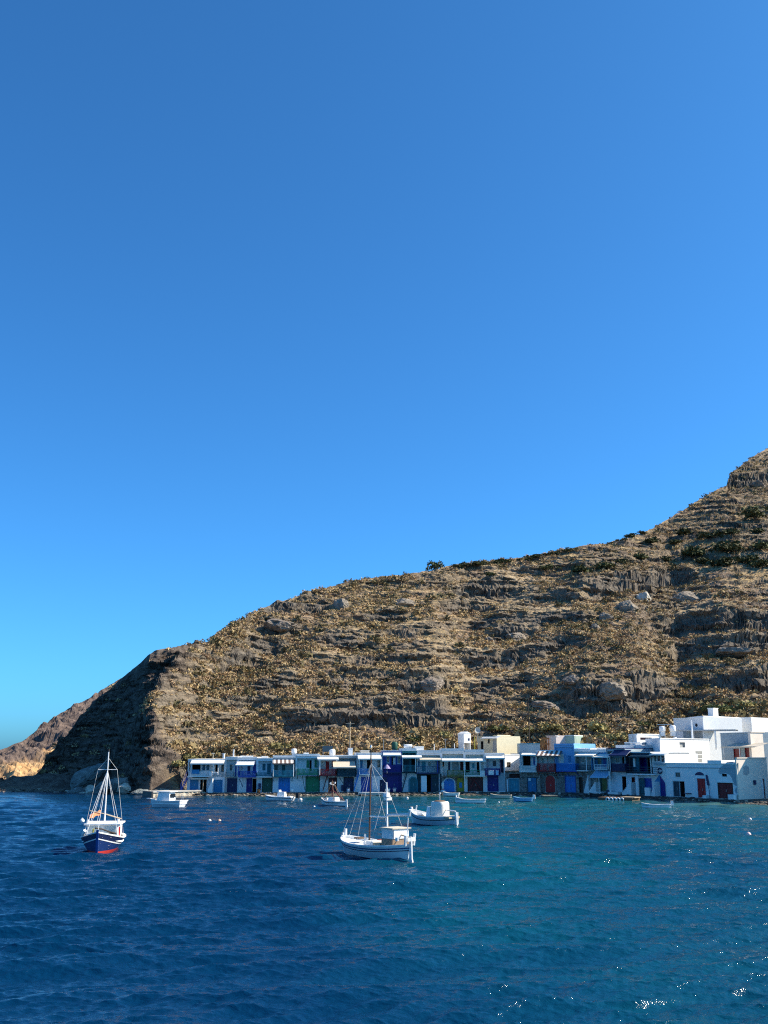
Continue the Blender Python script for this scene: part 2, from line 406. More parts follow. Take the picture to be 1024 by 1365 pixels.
t.base(col); t.rough(.95, .1); t.bump(t.math('ADD', t.noise(v, 2.2, 8, .75), t.math('MULTIPLY', t.noise(v, .9, 4, .6), 1.2)), 1.0, .5)
M.hill = t.m
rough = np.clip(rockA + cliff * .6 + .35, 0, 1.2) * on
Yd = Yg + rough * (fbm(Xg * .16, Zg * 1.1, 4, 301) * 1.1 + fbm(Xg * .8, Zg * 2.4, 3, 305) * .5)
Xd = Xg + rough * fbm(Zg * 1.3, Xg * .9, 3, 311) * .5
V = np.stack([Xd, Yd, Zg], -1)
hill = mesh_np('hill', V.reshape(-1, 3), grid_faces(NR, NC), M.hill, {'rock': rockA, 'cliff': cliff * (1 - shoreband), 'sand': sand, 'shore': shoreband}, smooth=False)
tag(hill, 'dry terraced brown hillside rising behind the waterfront houses', kind='structure')

def ground(X, Y):
    u = X / Y; j = int(np.clip(np.searchsorted(U, u), 1, NC - 1))
    return float(np.interp(Y, Yg[:, j], Zg[:, j]))
def on_hill(px, py):
    """first point of the hill under a pixel of the photograph"""
    u, e = ue(px, py); j = int(np.clip(np.searchsorted(U, u), 1, NC - 1))
    zz = CAMH + e * Yg[:, j]; hit = np.where((Zg[:, j] >= zz) & (Yg[:, j] > YF[j] - 4))[0]
    i = int(hit[0]) if len(hit) else NR - 11
    return Vector((u * Yg[i, j], Yg[i, j], Zg[i, j]))

# the paler spur that shows past the left end of the hill
SK2 = [(-700, 1090), (-200, 1058), (-60, 1032), (0, 999), (30, 987), (50, 974), (75, 954), (100, 940), (125, 930), (160, 905), (240, 880)]
U2 = np.linspace(-.70, -.15, 420); N2 = 150
E2 = np.interp(U2, [ue(*p)[0] for p in SK2], [ue(*p)[1] for p in SK2])
YB2 = np.full_like(U2, 214.0) - 4 * sstep(-.52, -.62, U2) * 0; SL2 = .42
YR2 = np.maximum((SL2 * YB2 + CAMH + .6) / (SL2 - E2), YB2 + 4)
r2 = [YB2 - 4, YB2 - 2, YB2 - 1] + [YB2 + (YR2 - YB2) * s for s in np.linspace(0, 1, N2)] + [YR2 + k for k in (2, 5, 12, 30, 60)]
Y2 = np.array(r2); X2 = U2 * Y2; s2 = (Y2 - YB2) / (YR2 - YB2)
Z2 = np.where(s2 < 0, -1.2 + s2 * 0, -.6 + (CAMH + E2 * YR2 + .6) * np.clip(s2, 0, 1)) - np.clip(Y2 - YR2, 0, 99) * .05
o2 = sstep(0, .1, s2) * (1 - .8 * sstep(.95, 1, s2))
Z2 = Z2 + o2 * ((ridged(X2 * .09, Y2 * .12, 6, 161) - .55) * 4.2 + fbm(X2 * .5, Y2 * .5, 5, 165) * 1.5)
och = sstep(-1, 2, Z2) * (1 - sstep(ue(84, 1000)[0], ue(100, 1000)[0], X2 / Y2)) * sstep(ue(-30, 1000)[0], ue(10, 1000)[0], X2 / Y2 + .02 * fbm(X2 * .2, Y2 * .2, 3, 8)) * (1 - sstep(.30, .55, s2 + fbm(X2 * .2, Y2 * .2, 3, 7) * .2))
t = NT('pale_spur'); v = t.coords()
a = t.ramp(t.noise(v, .7, 7, .68, .8), [(.28, (.04, .032, .032)), (.46, (.11, .085, .076)), (.62, (.19, .145, .125)), (.8, (.27, .215, .18))])
b = t.ramp(t.noise(v, .45, 6, .65, .6), [(.3, (.20, .11, .05)), (.48, (.50, .31, .15)), (.7, (.72, .52, .29))])
t.base(t.mix(t.attr('ochre'), a, b)); t.rough(.95, .1); t.bump(t.noise(v, 1.8, 6, .7), .9, .3)
spur = mesh_np('terrain', np.stack([X2, Y2, Z2], -1).reshape(-1, 3), grid_faces(*Y2.shape), t.m, {'ochre': och}, smooth=False)
tag(spur, 'pale rocky spur with ochre rocks beyond the dark headland', kind='structure')

# ------------------------------------------------------------------ scrub: nobody could count it
def leaf_cloud(cent, rad, hgt, n, tri, rng, tint):
    """n little leaf triangles on and in each dome; arrays over all clumps"""
    N = len(cent)
    th = rng.random((N, n)) * 2 * np.pi; ph = np.arccos(rng.random((N, n)) * .95 + .02); rr = .55 + .5 * rng.random((N, n))
    lob = 1 + .35 * np.sin(th * 3 + rng.random((N, 1)) * 6) 
    p = np.stack([np.sin(ph) * np.cos(th) * rad[:, None] * rr * lob, np.sin(ph) * np.sin(th) * rad[:, None] * rr * lob, np.cos(ph) * hgt[:, None] * rr], -1) + cent[:, None, :]
    a = rng.normal(size=(N, n, 3)); a /= np.linalg.norm(a, axis=-1, keepdims=True)
    b = np.cross(a, rng.normal(size=(N, n, 3))); b /= np.linalg.norm(b, axis=-1, keepdims=True) + 1e-6
    s = (tri * rad)[:, None, None] * (.6 + .8 * rng.random((N, n, 1)))
    vs = np.stack([p - a * s * .8 - b * s * .45, p + a * s * .8 - b * s * .45, p + b * s * .9], 2)
    cols = np.broadcast_to(tint[:, None, None, :], (N, n, 3, 4)) * (np.array([1, 1, 1, 1]) * (.84 + .32 * rng.random((N, n, 1, 1))))
    return vs.reshape(-1, 3), cols.reshape(-1, 4)
t = NT('dry_scrub'); t.base(t.attr('tint', True)); t.rough(.9, .1); M.scrub = t.m
NB = 105000
uu = RNG.uniform(-.36, .46, NB); jj = np.clip(np.searchsorted(U, uu), 1, NC - 1)
ss = RNG.random(NB) ** 1.15
yy = YB[jj] + (YR[jj] - YB[jj]) * ss + .1
row = np.clip((nfront - 1 + ss * (NS - 1)).astype(int), 0, NR - 1)
zz = Zg[row, jj]; xx = uu * yy
dn = fbm(xx * .12, yy * .12, 3, 201) * .5 + .5; cl = cliff[row, jj]; rka = rockA[row, jj]
slope = np.abs(Zg[np.minimum(row + 1, NR - 1), jj] - Zg[row - 1, jj]) / np.maximum(np.abs(Yg[np.minimum(row + 1, NR - 1), jj] - Yg[row - 1, jj]), .05)
lg = ledge[row, jj]
dn2 = fbm(xx * .035 + 9, yy * .05, 3, 207) * .5 + .5
keep = (RNG.random(NB) < np.clip(.30 + 1.6 * (dn - .34) + 1.5 * (dn2 - .5), .08, 1) * (1 - .88 * sstep(1.0, 2.2, slope)) * (1 - np.clip(cl * 1.1, 0, .988)) * (1 - .75 * rka) * (1 - .6 * lg)) & (ss > .004)
xx, yy, zz, ss, dn, dn2, cl = (q[keep] for q in (xx, yy, zz, ss, dn, dn2, cl)); nk = len(xx)
PAL = np.array([(.45, .325, .165, 1), (.40, .275, .145, 1), (.29, .215, .105, 1), (.33, .225, .135, 1), (.14, .115, .056, 1), (.48, .365, .20, 1), (.24, .165, .105, 1)])
low = 1 - sstep(.02, .2, ss)
zn = sstep(.40, .62, fbm(xx * .03 - 5, yy * .04, 3, 209) * .5 + .5)
pw = np.stack([.30 + 0 * low, .22 - .05 * low, .06 + .14 * zn + .10 * low, .06 + .20 * (1 - zn), .02 + .06 * zn + .04 * low, .22 - .08 * zn, .05 + .06 * (1 - zn)], -1); pw /= pw.sum(1, keepdims=True)
ci = (RNG.random(nk)[:, None] > np.cumsum(pw, 1)).sum(1).clip(0, 6)
rad = (.24 + .58 * RNG.random(nk) ** 2.2) * (1 + .45 * low) ; big = RNG.random(nk) < .022; rad = np.where(big, rad * 1.7 + .25, rad); ci = np.where(big, np.where(RNG.random(nk) < .6, 4, 2), ci); hg = rad * (.7 + .45 * RNG.random(nk))
vs, cs = leaf_cloud(np.stack([xx, yy, zz - .06], -1), rad, hg, 38, .28, RNG, PAL[ci])
cs[:, 3] = 1
scrub = mesh_np('scrub', vs, np.arange(len(vs)).reshape(-1, 3), M.scrub, smooth=False, cols=cs)
tag(scrub, 'low golden and olive scrub tufts covering the hillside', 'scrub', kind='stuff')

# ------------------------------------------------------------------ shrubs one can tell apart
def leaf_mat(name, lo, hi):
    t = NT(name); v = t.coords(); n = t.noise(v, 3.5, 4, .6); oi = t.n.new('ShaderNodeObjectInfo')
    c = t.ramp(n, [(.3, lo), (.7, hi)]); f = t.math('ADD', t.math('MULTIPLY', oi.outputs['Random'], .5), .75)
    h = t.n.new('ShaderNodeHueSaturation'); t.link(f, h.inputs['Value']); t.link(c, h.inputs['Color'])
    t.base(h.outputs[0]); t.rough(.8, .2); return t.m
M.juniper = leaf_mat('dark_shrub_leaves', (.032, .038, .014), (.12, .125, .05))
M.olivel = leaf_mat('yellow_green_leaves', (.17, .15, .05), (.42, .35, .15))
M.greenl = leaf_mat('green_leaves', (.06, .07, .022), (.19, .19, .07))
M.bark = plain('shrub_bark', (.10, .075, .055), .9)
def shrub_meshes(seed, n=420):
    r = np.random.default_rng(seed); k = 7
    c = np.stack([r.normal(0, .42, k), r.normal(0, .42, k), .0 + .28 * r.random(k)], -1); c[0] = (0, 0, .15)
    vs, _ = leaf_cloud(c, .42 + .2 * r.random(k), .40 + .22 * r.random(k), n // k, .26, r, np.ones((k, 4)))
    me = bpy.data.meshes.new('crown'); me.from_pydata(vs.tolist(), [], np.arange(len(vs)).reshape(-1, 3).tolist())
    b = MB()
    for i in range(5):
        b.bar((0, 0, -.3), (c[i][0] * .7, c[i][1] * .7, c[i][2] + .1), .05, .015, 5)
    mt = bpy.data.meshes.new('trunk'); mt.from_pydata(b.v, [], b.f); mt.materials.append(M.bark)
    return me, mt
SH = [shrub_meshes(300 + i) for i in range(6)]
SHM = {}
def shrub(px, py, w, mat, label, group, name='shrub', hs=.75, Y=None):
    if mat is M.juniper and py > 700 and w > 18: w *= 1.12
    p = on_hill(px, py) if Y is None else atY(px, py, Y)
    sc = w * p.y / (F * 1.0) / 2.0
    i = random.randrange(6); key = (i, mat.name)
    if key not in SHM:
        me = SH[i][0].copy(); me.materials.append(mat); SHM[key] = me
    o = empty(name, p, random.random() * 6.28, label, 'shrub', group); o.scale = (sc, sc, sc * hs)
    for nm, me in (('crown', SHM[key]), ('trunk', SH[i][1])):
        c = bpy.data.objects.new(nm, me); COL.objects.link(c); c.parent = o
    return o
G1 = 'dark shrubs on the upper hillside'
shrub(580, 758, 19, M.juniper, 'lone round dark bush standing alone on the ridge line against the sky', G1, hs=1.35)
DARK = [(948, 718, 34), (976, 714, 26), (909, 714, 26), (929, 742, 44), (976, 737, 42), (1010, 733, 34), (1008, 692, 44), (1015, 757, 34), (968, 756, 44), (886, 748, 22), (774, 764, 36), (803, 760, 32), (856, 746, 26),
        (866, 726, 24), (727, 760, 20), (651, 768, 18), (1012, 712, 22), (940, 752, 30), (898, 726, 22), (990, 750, 30), (958, 732, 24), (830, 752, 24)]
for k, (x, y, w) in enumerate(DARK):
    shrub(x, y, w, M.juniper, 'dark olive green shrub among the cluster on the upper right of the hillside', G1)
for k, x in enumerate(range(612, 756, 13)):
    shrub(x + random.uniform(-3, 3), float(np.interp(x, [p[0] for p in SKYL], [p[1] for p in SKYL])) + 4, random.uniform(14, 22), M.juniper, 'small dark shrub in the row along the ridge line', 'ridge shrubs', hs=.6)
for k, (x, w) in enumerate(((757, 14), (768, 9), (843, 20), (856, 14), (830, 12), (812, 9))):
    shrub(x, float(np.interp(x, [p[0] for p in SKYL], [p[1] for p in SKYL])) + 3, w, M.juniper, 'small dark shrub on the rising skyline right of the ridge row', 'skyline shrubs', hs=.75)
G2 = 'shrubs behind the houses'
for x, y, w, m, l in ((737, 976, 40, M.olivel, 'broad yellow green shrub above the small pink shed'), (792, 975, 46, M.olivel, 'long yellow green shrub behind the boathouses left of the white terrace house'),
                      (818, 990, 42, M.olivel, 'rounded yellow green shrub right behind the boathouse roofs'), (858, 968, 24, M.greenl, 'olive bush on the slope above the roof water tanks'),
                      (966, 952, 44, M.greenl, 'dark green bush behind the chimney of the top white house'), (1000, 946, 40, M.olivel, 'yellow green bush above the right corner of the top white house'),
                      (375, 1000, 40, M.olivel, 'pale yellow shrub above the roofs near the left end'), (262, 1018, 34, M.olivel, 'yellow shrub beside the left most porch house'), (236, 1028, 30, M.olivel, 'yellow shrub on the slope left of the porch house'),
                      (455, 1003, 18, M.olivel, 'small yellow bush behind the red balcony boathouse'), (482, 1000, 16, M.olivel, 'small olive bush right of the utility pole'), (660, 976, 30, M.greenl, 'olive bush above the cream house'),
                      (700, 978, 28, M.olivel, 'yellow bush between the cream house and the pink shed'), (548, 990, 30, M.greenl, 'olive bush behind the indigo boathouse'), (590, 985, 34, M.olivel, 'golden bush behind the roof left of the white water tank'),
                      (430, 996, 26, M.greenl, 'green bush above the roof with a white tank'), (904, 962, 24, M.greenl, 'green bush left of the top white house'), (330, 1003, 26, M.olivel, 'golden bush behind the blue balcony boathouse')):
    shrub(x, y, w, m, l, G2)

# ------------------------------------------------------------------ boulders
def rock_mat(name, a, b, c):
    t = NT(name); v = t.coords()
    t.base(t.ramp(t.noise(v, 1.4, 7, .65, .5), [(.3, a), (.5, b), (.72, c)])); t.rough(.9, .15); t.bump(t.noise(v, 3, 6, .7), .8, .15); return t.m
M.rockp = rock_mat('pale_rock', (.13, .11, .085), (.25, .21, .165), (.37, .315, .25))
M.rockg = rock_mat('green_grey_rock', (.09, .10, .095), (.18, .20, .19), (.28, .30, .28))
M.rockw = rock_mat('bleached_rock', (.34, .30, .23), (.56, .50, .40), (.70, .66, .56))
M.rockb = rock_mat('brown_rock', (.12, .095, .075), (.22, .18, .145), (.34, .29, .24))
def rock_mesh(seed, sx, sy, sz, mat, sub=4):
    import bmesh
    from mathutils import noise
    bm = bmesh.new(); bmesh.ops.create_icosphere(bm, subdivisions=sub, radius=1)
    o = Vector((seed * 3.7, seed * 1.3, seed * 7.1))
    pr = random.Random(seed); planes = [(Vector((pr.gauss(0, 1), pr.gauss(0, 1), pr.gauss(0, .8))).normalized(), pr.uniform(.62, .95)) for _ in range(16)]
    for v in bm.verts:
        d = v.co.normalized(); r = 1 + .42 * noise.noise(d * 1.3 + o) + .24 * noise.noise(d * 3.1 + o) + .12 * noise.noise(d * 7 + o) + .06 * noise.noise(d * 15 + o)
        for n, off in planes:
            k = d.dot(n)
            if k * r > off: r = off / k
        r += .07 * noise.noise(d * 6 + o) + .04 * noise.noise(d * 14 + o) + .05 * abs(noise.noise(Vector((d.x * 2, d.y * 2, d.z * 9)) + o))
        v.co = Vector((d.x * r * sx, d.y * r * sy, d.z * r * sz))
    me = bpy.data.meshes.new('boulder'); bm.to_mesh(me); bm.free(); me.materials.append(mat); return me
def boulder(px, py, w, h, mat, label, Y=None, dy=1.0, tilt=0, group='boulders'):
    p = on_hill(px, py) if Y is None else atY(px, py, Y)
    k = p.y / F * 1.02
    me = rock_mesh(px * .37 + py, w * k / 2, w * k / 2 * dy, h * k / 2, mat)
    o = bpy.data.objects.new('boulder', me); COL.objects.link(o); o.location = p - Vector((0, 0, h * k * .16)); o.rotation_euler = (0, tilt, random.uniform(-.3, .3))
    return tag(o, label, 'boulder', group)
GH = 'rocks on the hillside'
for a in ((836, 812, 34, 34, M.rockp, 'large pale rounded boulder standing in the middle of the rock outcrop'), (858, 802, 26, 26, M.rockw, 'bleached boulder right of the large rounded boulder'), (808, 822, 24, 20, M.rockp, 'smaller pale boulder left of the large rounded boulder'),
          (913, 796, 50, 24, M.rockp, 'wide flat pale rock face right of the outcrop boulders'), (793, 836, 16, 12, M.rockp, 'low boulder at the left foot of the outcrop'), (456, 806, 26, 24, M.rockp, 'pale rock outcrop below the ridge left of centre'),
          (536, 803, 34, 14, M.rockp, 'flat pale slab below the ridge near the centre'), (572, 915, 40, 22, M.rockb, 'brown sloping slab in the middle of the hillside'), (815, 922, 50, 26, M.rockp, 'broken grey outcrop low on the right hillside'),
          (728, 942, 44, 22, M.rockb, 'brown bank of rock above the boathouses'), (374, 834, 44, 18, M.rockb, 'brown wall of rock high on the left hillside'), (760, 905, 26, 12, M.rockb, 'small brown rock left of the grey outcrop'), (1008, 648, 26, 18, M.rockb, 'brown rock under the summit cliff'),
          (975, 870, 50, 16, M.rockp, 'long grey ledge at the right side of the hillside'), (688, 850, 30, 16, M.rockp, 'grey rock right of centre on the slope'), (650, 855, 20, 12, M.rockp, 'small grey rock left of the grey slope rock')):
    boulder(*a, group=GH)
GS = 'rocks at the foot of the headland'
for a in ((118, 1032, 56, 28, M.rockg, 'big grey green rock slab leaning against the dark headland', 166.5, .6, -.6), (138, 1048, 44, 17, M.rockg, 'grey green rock right below the leaning slab', 160.5, .6, -.5), (103, 1054, 26, 14, M.rockg, 'low grey rock at the waterline left of the pale boulders', 163.0, .8),
          (122, 1051, 18, 17, M.rockw, 'bleached round boulder at the waterline between grey rocks', 161.0, .9), (113, 1058, 15, 9, M.rockw, 'small yellowish boulder touching the water', 161.9, .9), (165, 1048, 20, 14, M.rockw, 'whitish boulder right of the grey slabs', 156.0, .9),
          (186, 1055, 24, 11, M.rockg, 'low grey boulder near the end of the jetty', 153.4, .8), (158, 1042, 26, 18, M.rockg, 'grey rock face above the whitish boulder', 156.9, .8, -.4), (76, 1057, 14, 7, M.rockb, 'small brown rock at the waterline below the headland', 164.4, .9),
          (8, 1057, 20, 8, M.rockb, 'flat brown rock at the far left waterline', 166.2, .9), (215, 1054, 22, 12, M.rockb, 'brown boulder behind the jetty end', 152.2, .9)):
    boulder(*a, group=GS)
# loose stones along the shore: uncountable
vs, fs = [], []
ico = rock_mesh(3.3, 1, 1, .7, M.rockb, 1)
iv = np.array([tuple(v.co) for v in ico.vertices]); iff = np.array([tuple(p.vertices) for p in ico.polygons]); bpy.data.meshes.remove(ico)
NSR = 1500; tt = []
for k in range(NSR):
    px = random.uniform(-20, 1060); u = u_of(px); d = random.uniform(-3.3, -1.0) if px > 240 else random.uniform(-2.2, .6)
    y = float(np.interp(u, U, YF)) + d; x = u * y; s = random.uniform(.08, .26) if random.random() < .9 else random.uniform(.3, .5)
    a = random.random() * 6.28; R = np.array([[math.cos(a), -math.sin(a), 0], [math.sin(a), math.cos(a), 0], [0, 0, 1]])
    z = ground(x, y); fs.append(iff + len(vs) * len(iv)); vs.append((iv * s * np.array([1, 1, random.uniform(.6, 1)])) @ R.T + np.array([x, y, z + .03]))
    c = random.choice([(.30, .26, .20), (.16, .14, .12), (.48, .43, .35), (.07, .065, .06), (.05, .05, .05)]); tt.append(np.tile([*c, 1], (len(iv), 1)))
stones = mesh_np('rubble', np.concatenate(vs), np.concatenate(fs), M.scrub, smooth=False, cols=np.concatenate(tt))
tag(stones, 'loose shore stones along the waterline', 'stones', kind='stuff')
# ------------------------------------------------------------------ sea
NRW, NCW = 1500, 900
inv = np.linspace(1 / 20.0, 1 / 178.0, NRW); Yw = 1 / inv
Uw = np.concatenate([np.linspace(-.95, -.44, 70, endpoint=False), np.linspace(-.44, .44, NCW - 140), np.linspace(.44, .95, 71)[1:]])
YW, UW = np.meshgrid(Yw, Uw, indexing='ij'); XW = UW * YW
ZW = np.zeros_like(YW); DXW = np.zeros_like(YW); DYW = np.zeros_like(YW)
r = np.random.default_rng(5)
dyl = np.gradient(Yw)[:, None]
main = math.radians(-78)        # the direction the waves run (mostly towards the viewer)
patch = .55 + .9 * (fbm(XW * .045, YW * .06, 3, 401) * .5 + .5)
for i in range(150):
    lam = 0.24 * (7.0 / .24) ** (r.random() ** 1.35)
    th = main + r.normal(0, .24 + .10 / lam)
    kx, ky = math.cos(th), math.sin(th); k = 2 * math.pi / lam
    a = .0063 * lam if lam < 1.3 else .0100 * 1.3 * (lam / 1.3) ** .3
    att = np.clip(lam / (2.6 * dyl) - .55, 0, 1)
    ph = k * (kx * XW + ky * YW) + r.random() * 6.283 + .8 * np.sin(XW * .11 + YW * .07 + i)
    env = patch if lam < 3 else 1.0
    ZW += a * att * env * np.sin(ph)
    q = .7 * a * att * env * np.cos(ph); DXW += q * kx; DYW += q * ky
crest = np.clip(ZW / (ZW.std() + 1e-6), -3, 4)
calm = 1 - .55 * sstep(118, 145, YW)
V = np.stack([XW + DXW * calm, YW + DYW * calm, ZW * calm], -1).reshape(-1, 3); Fc = grid_faces(NRW, NCW)[:, ::-1]
n0 = len(V)
ex = np.array([(-900, -900, -.7), (900, -900, -.7), (900, 900, -.7), (-900, 900, -.7)], float)
V = np.concatenate([V, ex]); Fc = np.concatenate([Fc, np.array([[n0, n0 + 1, n0 + 2, n0 + 3]])])
if True:
    t = NT('sea_water'); v = t.coords(); t2 = t.coords((1, 1.9, 1))
    # what lies below: deep weed beds (dark blue), sand (turquoise), shallows by the houses
    bed = t.noise(v, .045, 4, .55, .4); bed2 = t.noise(t.coords((.5, 1.6, 1)), .16, 4, .6)
    c = t.ramp(t.math('ADD', t.math('ADD', t.math('MULTIPLY', bed, .45), t.math('MULTIPLY', bed2, .25)), t.math('MULTIPLY', t.attr('turq'), .45)),
               [(.34, (.0003, .023, .066)), (.50, (.0004, .040, .082)), (.66, (.0006, .062, .090)), (.85, (.0010, .084, .098))])
    c = t.mix(t.attr('shallow'), c, t.ramp(bed2, [(.35, (.010, .055, .070)), (.6, (.045, .125, .115)), (.75, (.10, .155, .125))]))
    fo = t.noise(t.coords((1.0, 1.6, 1)), 11, 3, .7)
    foam = t.math('MULTIPLY', t.ramp(t.attr('crest'), [(.72, (0, 0, 0)), (.80, (1, 1, 1))]), t.ramp(fo, [(.70, (0, 0, 0)), (.72, (1, 1, 1))]))
    c = t.mix(foam, c, (.75, .8, .82))
    t.base(c); t.rough(.07, .5); t.b.inputs['IOR'].default_value = 1.333
    
    h = t.math('ADD', t.noise(t2, 2.6, 5, .62, .3), t.math('MULTIPLY', t.noise(t.coords((1, 1.6, 1)), .9, 3, .5), 1.2))
    t.bump(h, .65, .11)
    M.sea = t.m
    shal = np.exp(-np.maximum(0, np.interp(UW, U, YF) - 2.6 - YW) / 6.0) * sstep(-.27, -.04, UW)
    shal = np.clip(shal + .8 * sstep(.21, .34, UW) * np.exp(-np.maximum(0, 127 - YW) / 12), 0, 1)
    turq = np.exp(-((UW - .09) / .12) ** 2) * sstep(24, 45, YW) * .5 + sstep(.05, .3, UW) * .45 + .3 * sstep(80, 130, YW) - .35 * (1 - sstep(-.26, .0, UW))
    pad = lambda q: np.concatenate([q.ravel(), np.zeros(4)])
    sea = mesh_np('sea', V, Fc, M.sea, {'shallow': pad(shal), 'turq': pad(np.clip(turq, -.3, 1)), 'crest': pad(np.clip(crest * .22 + .1, 0, 1))}, smooth=True)
    tag(sea, 'deep blue choppy water of the bay', kind='structure')
# ------------------------------------------------------------------ houses
class House:
    """one house; every feature is given where the photo shows it and lands on the facade's own plane"""
    def __init__(s, px0, px1, top, label, floor=None, low=None, up=None, group='boathouses along the shore', name='boathouse', cat='boathouse',
                 Y=None, depth=8.0, base=.42, roofmat=None, parapet=.0, bot=None, skew=False, sb=.8):
        Y0, Y1 = (facY(px0), facY(px1)) if Y is None else Y
        pb = bot or 1056
        a = atY(px0, pb, Y0); b = atY(px1, pb, Y1); a.z = b.z = 0
        s.P = a; s.e = (b - a).normalized(); s.n = Vector((-s.e.y, s.e.x, 0)); s.w = (b - a).length
        s.cx = (px0 + px1) / 2; s.base = base; s.depth = depth; s.sk = s.e.y / s.e.x if skew else 0.0; s.sb = sb if floor is not None else 0.0
        s.root = empty(name, (a.x, a.y, 0), math.atan2(s.e.y, s.e.x), label, cat, group)
        s.zt = s.loc(s.cx, top)[1]; s.zf = None if floor is None else s.loc(s.cx, floor)[1]
        s.low = low or M.white2; s.up = up or s.low; s.holes = []; s.roofmat = roofmat or M.white; s.par = parapet
    def loc(s, px, py, off=0.0):
        r = ray(px, py); q = s.P + s.n * off; k = (q - EYE).dot(s.n) / r.dot(s.n); p = EYE + r * k
        return (p - s.P).dot(s.e), p.z
    def R(s, x0, y0, x1, y1, off=0.0):
        xm, ym = (x0 + x1) / 2, (y0 + y1) / 2
        u0, u1 = s.loc(x0, ym, off)[0], s.loc(x1, ym, off)[0]; z1, z0 = s.loc(xm, y0, off)[1], s.loc(xm, y1, off)[1]
        return u0, u1, z0, z1
    def clampz(s, r): return (max(r[0], .04), min(r[1], s.w - .04), max(r[2], s.base), min(r[3], s.zt - .1))
    def back(s, o, z0, z1):   # features of the upper floor sit on its set-back wall
        if s.sb and (z0 + z1) / 2 > s.zf + .1: o.location.y += s.sb
        return o
    def hole(s, r, d): s.holes.append((*r, d))
    # --- parts
    def door(s, x0, y0, x1, y1, mat, arch=False, leaves=2, label=None, frame=None, d=.16):
        r = s.clampz(s.R(x0, y0, x1, y1)); u0, u1, z0, z1 = r
        if y1 > 1050 and s.base < 1: z0 = s.base + .02
        b = MB(); n = max(2, int((u1 - u0) / .22))
        if arch:
            h = (u1 - u0) / 2; hz = min(h, (z1 - z0) * .38); k = 10
            pts = [(u0, z0), (u1, z0)] + [(u0 + h + h * math.cos(math.pi * i / k), z1 - hz + hz * math.sin(math.pi * i / k)) for i in range(k + 1)]
            b.prism(pts, -.05, .02)
            for i in range(1, n): b.box(u0 + (u1 - u0) * i / n - .015, u0 + (u1 - u0) * i / n + .015, -.062, -.05, z0 + .05, z1 - hz)
            o = b.build('door', mat, s.root)
            f = MB(); pf = [(u0 + h + (h + .14) * math.cos(math.pi * i / k), z1 - hz + (hz + .14) * math.sin(math.pi * i / k)) for i in range(k + 1)]
            pi_ = pts[2:]
            for (a1, c1), (a2, c2), (i1, j1), (i2, j2) in zip(pf[:-1], pf[1:], pi_[:-1], pi_[1:]):
                f.prism([(i1, j1), (a1, c1), (a2, c2), (i2, j2)], -.085, .02)
            f.box(u0 - .14, u0, -.085, .02, z0, z1 - hz); f.box(u1, u1 + .14, -.085, .02, z0, z1 - hz)
            f.build('frame', frame or M.stone, o)
        else:
            s.hole((u0, u1, z0, z1), d)
            for i in range(n):
                a, c = u0 + (u1 - u0) * i / n, u0 + (u1 - u0) * (i + 1) / n
                b.box(a + .008, c - .008, d - .07 + (.012 if i % 2 else 0), d - .005, z0 + .03, z1 - .03)
            if u1 - u0 > 1.2:
                b.box((u0 + u1) / 2 - .03, (u0 + u1) / 2 + .03, d - .10, d - .05, z0 + .03, z1 - .03)
            for zz in (z0 + (z1 - z0) * .12, z0 + (z1 - z0) * .55, z0 + (z1 - z0) * .9): b.box(u0 + .03, u1 - .03, d - .095, d - .05, zz - .05, zz + .05)
            o = b.build('door', mat, s.root)
            f = MB(); f.box(u0 - .07, u0 + .02, -.03, .05, z0, z1 + .07).box(u1 - .02, u1 + .07, -.03, .05, z0, z1 + .07).box(u0 + .02, u1 - .02, -.03, .05, z1 - .02, z1 + .07)
            f.build('frame', frame or mat, o)
        h = MB().box((u0 + u1) / 2 + .06, (u0 + u1) / 2 + .10, (-.09 if arch else d - .13), (-.05 if arch else d - .09), z0 + .85, z0 + 1.15).build('handle', M.steel, o)
        if label: o['label'] = label
        return s.back(o, z0, z1)
    def window(s, x0, y0, x1, y1, frame=None, glass=None, d=.14, bars=True, sill=True):
        u0, u1, z0, z1 = s.clampz(s.R(x0, y0, x1, y1)); s.hole((u0, u1, z0, z1), d)
        f = MB(); t = .06
        f.box(u0, u0 + t, .03, d - .01, z0, z1).box(u1 - t, u1, .03, d - .01, z0, z1).box(u0 + t, u1 - t, .03, d - .01, z1 - t, z1).box(u0 + t, u1 - t, .03, d - .01, z0, z0 + t)
        if bars:
            m = (u0 + u1) / 2; f.box(m - .025, m + .025, .05, d - .01, z0 + t, z1 - t)
            if z1 - z0 > .8: f.box(u0 + t, u1 - t, .06, d - .01, (z0 + z1) / 2 - .02, (z0 + z1) / 2 + .02)
        o = f.build('window', frame or M.white, s.root)
        MB().box(u0 + t, u1 - t, d - .05, d - .02, z0 + t, z1 - t).build('pane', glass or M.glass, o)
        if sill: MB().box(u0 - .06, u1 + .06, -.07, .02, z0 - .07, z0).build('sill', M.white, o)
        return s.back(o, z0, z1)
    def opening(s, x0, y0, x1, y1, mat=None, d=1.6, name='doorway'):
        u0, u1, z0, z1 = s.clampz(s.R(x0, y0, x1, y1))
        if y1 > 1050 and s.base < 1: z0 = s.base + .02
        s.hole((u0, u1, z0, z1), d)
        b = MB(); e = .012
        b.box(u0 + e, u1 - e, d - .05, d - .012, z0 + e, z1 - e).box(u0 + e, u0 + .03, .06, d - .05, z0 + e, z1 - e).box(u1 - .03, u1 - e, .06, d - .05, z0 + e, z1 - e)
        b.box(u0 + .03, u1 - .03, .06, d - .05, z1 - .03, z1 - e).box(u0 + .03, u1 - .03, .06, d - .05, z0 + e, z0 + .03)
        return s.back(b.build(name, mat or M.dark, s.root), z0, z1)  # recess liner; the default puts interior shade into its colour
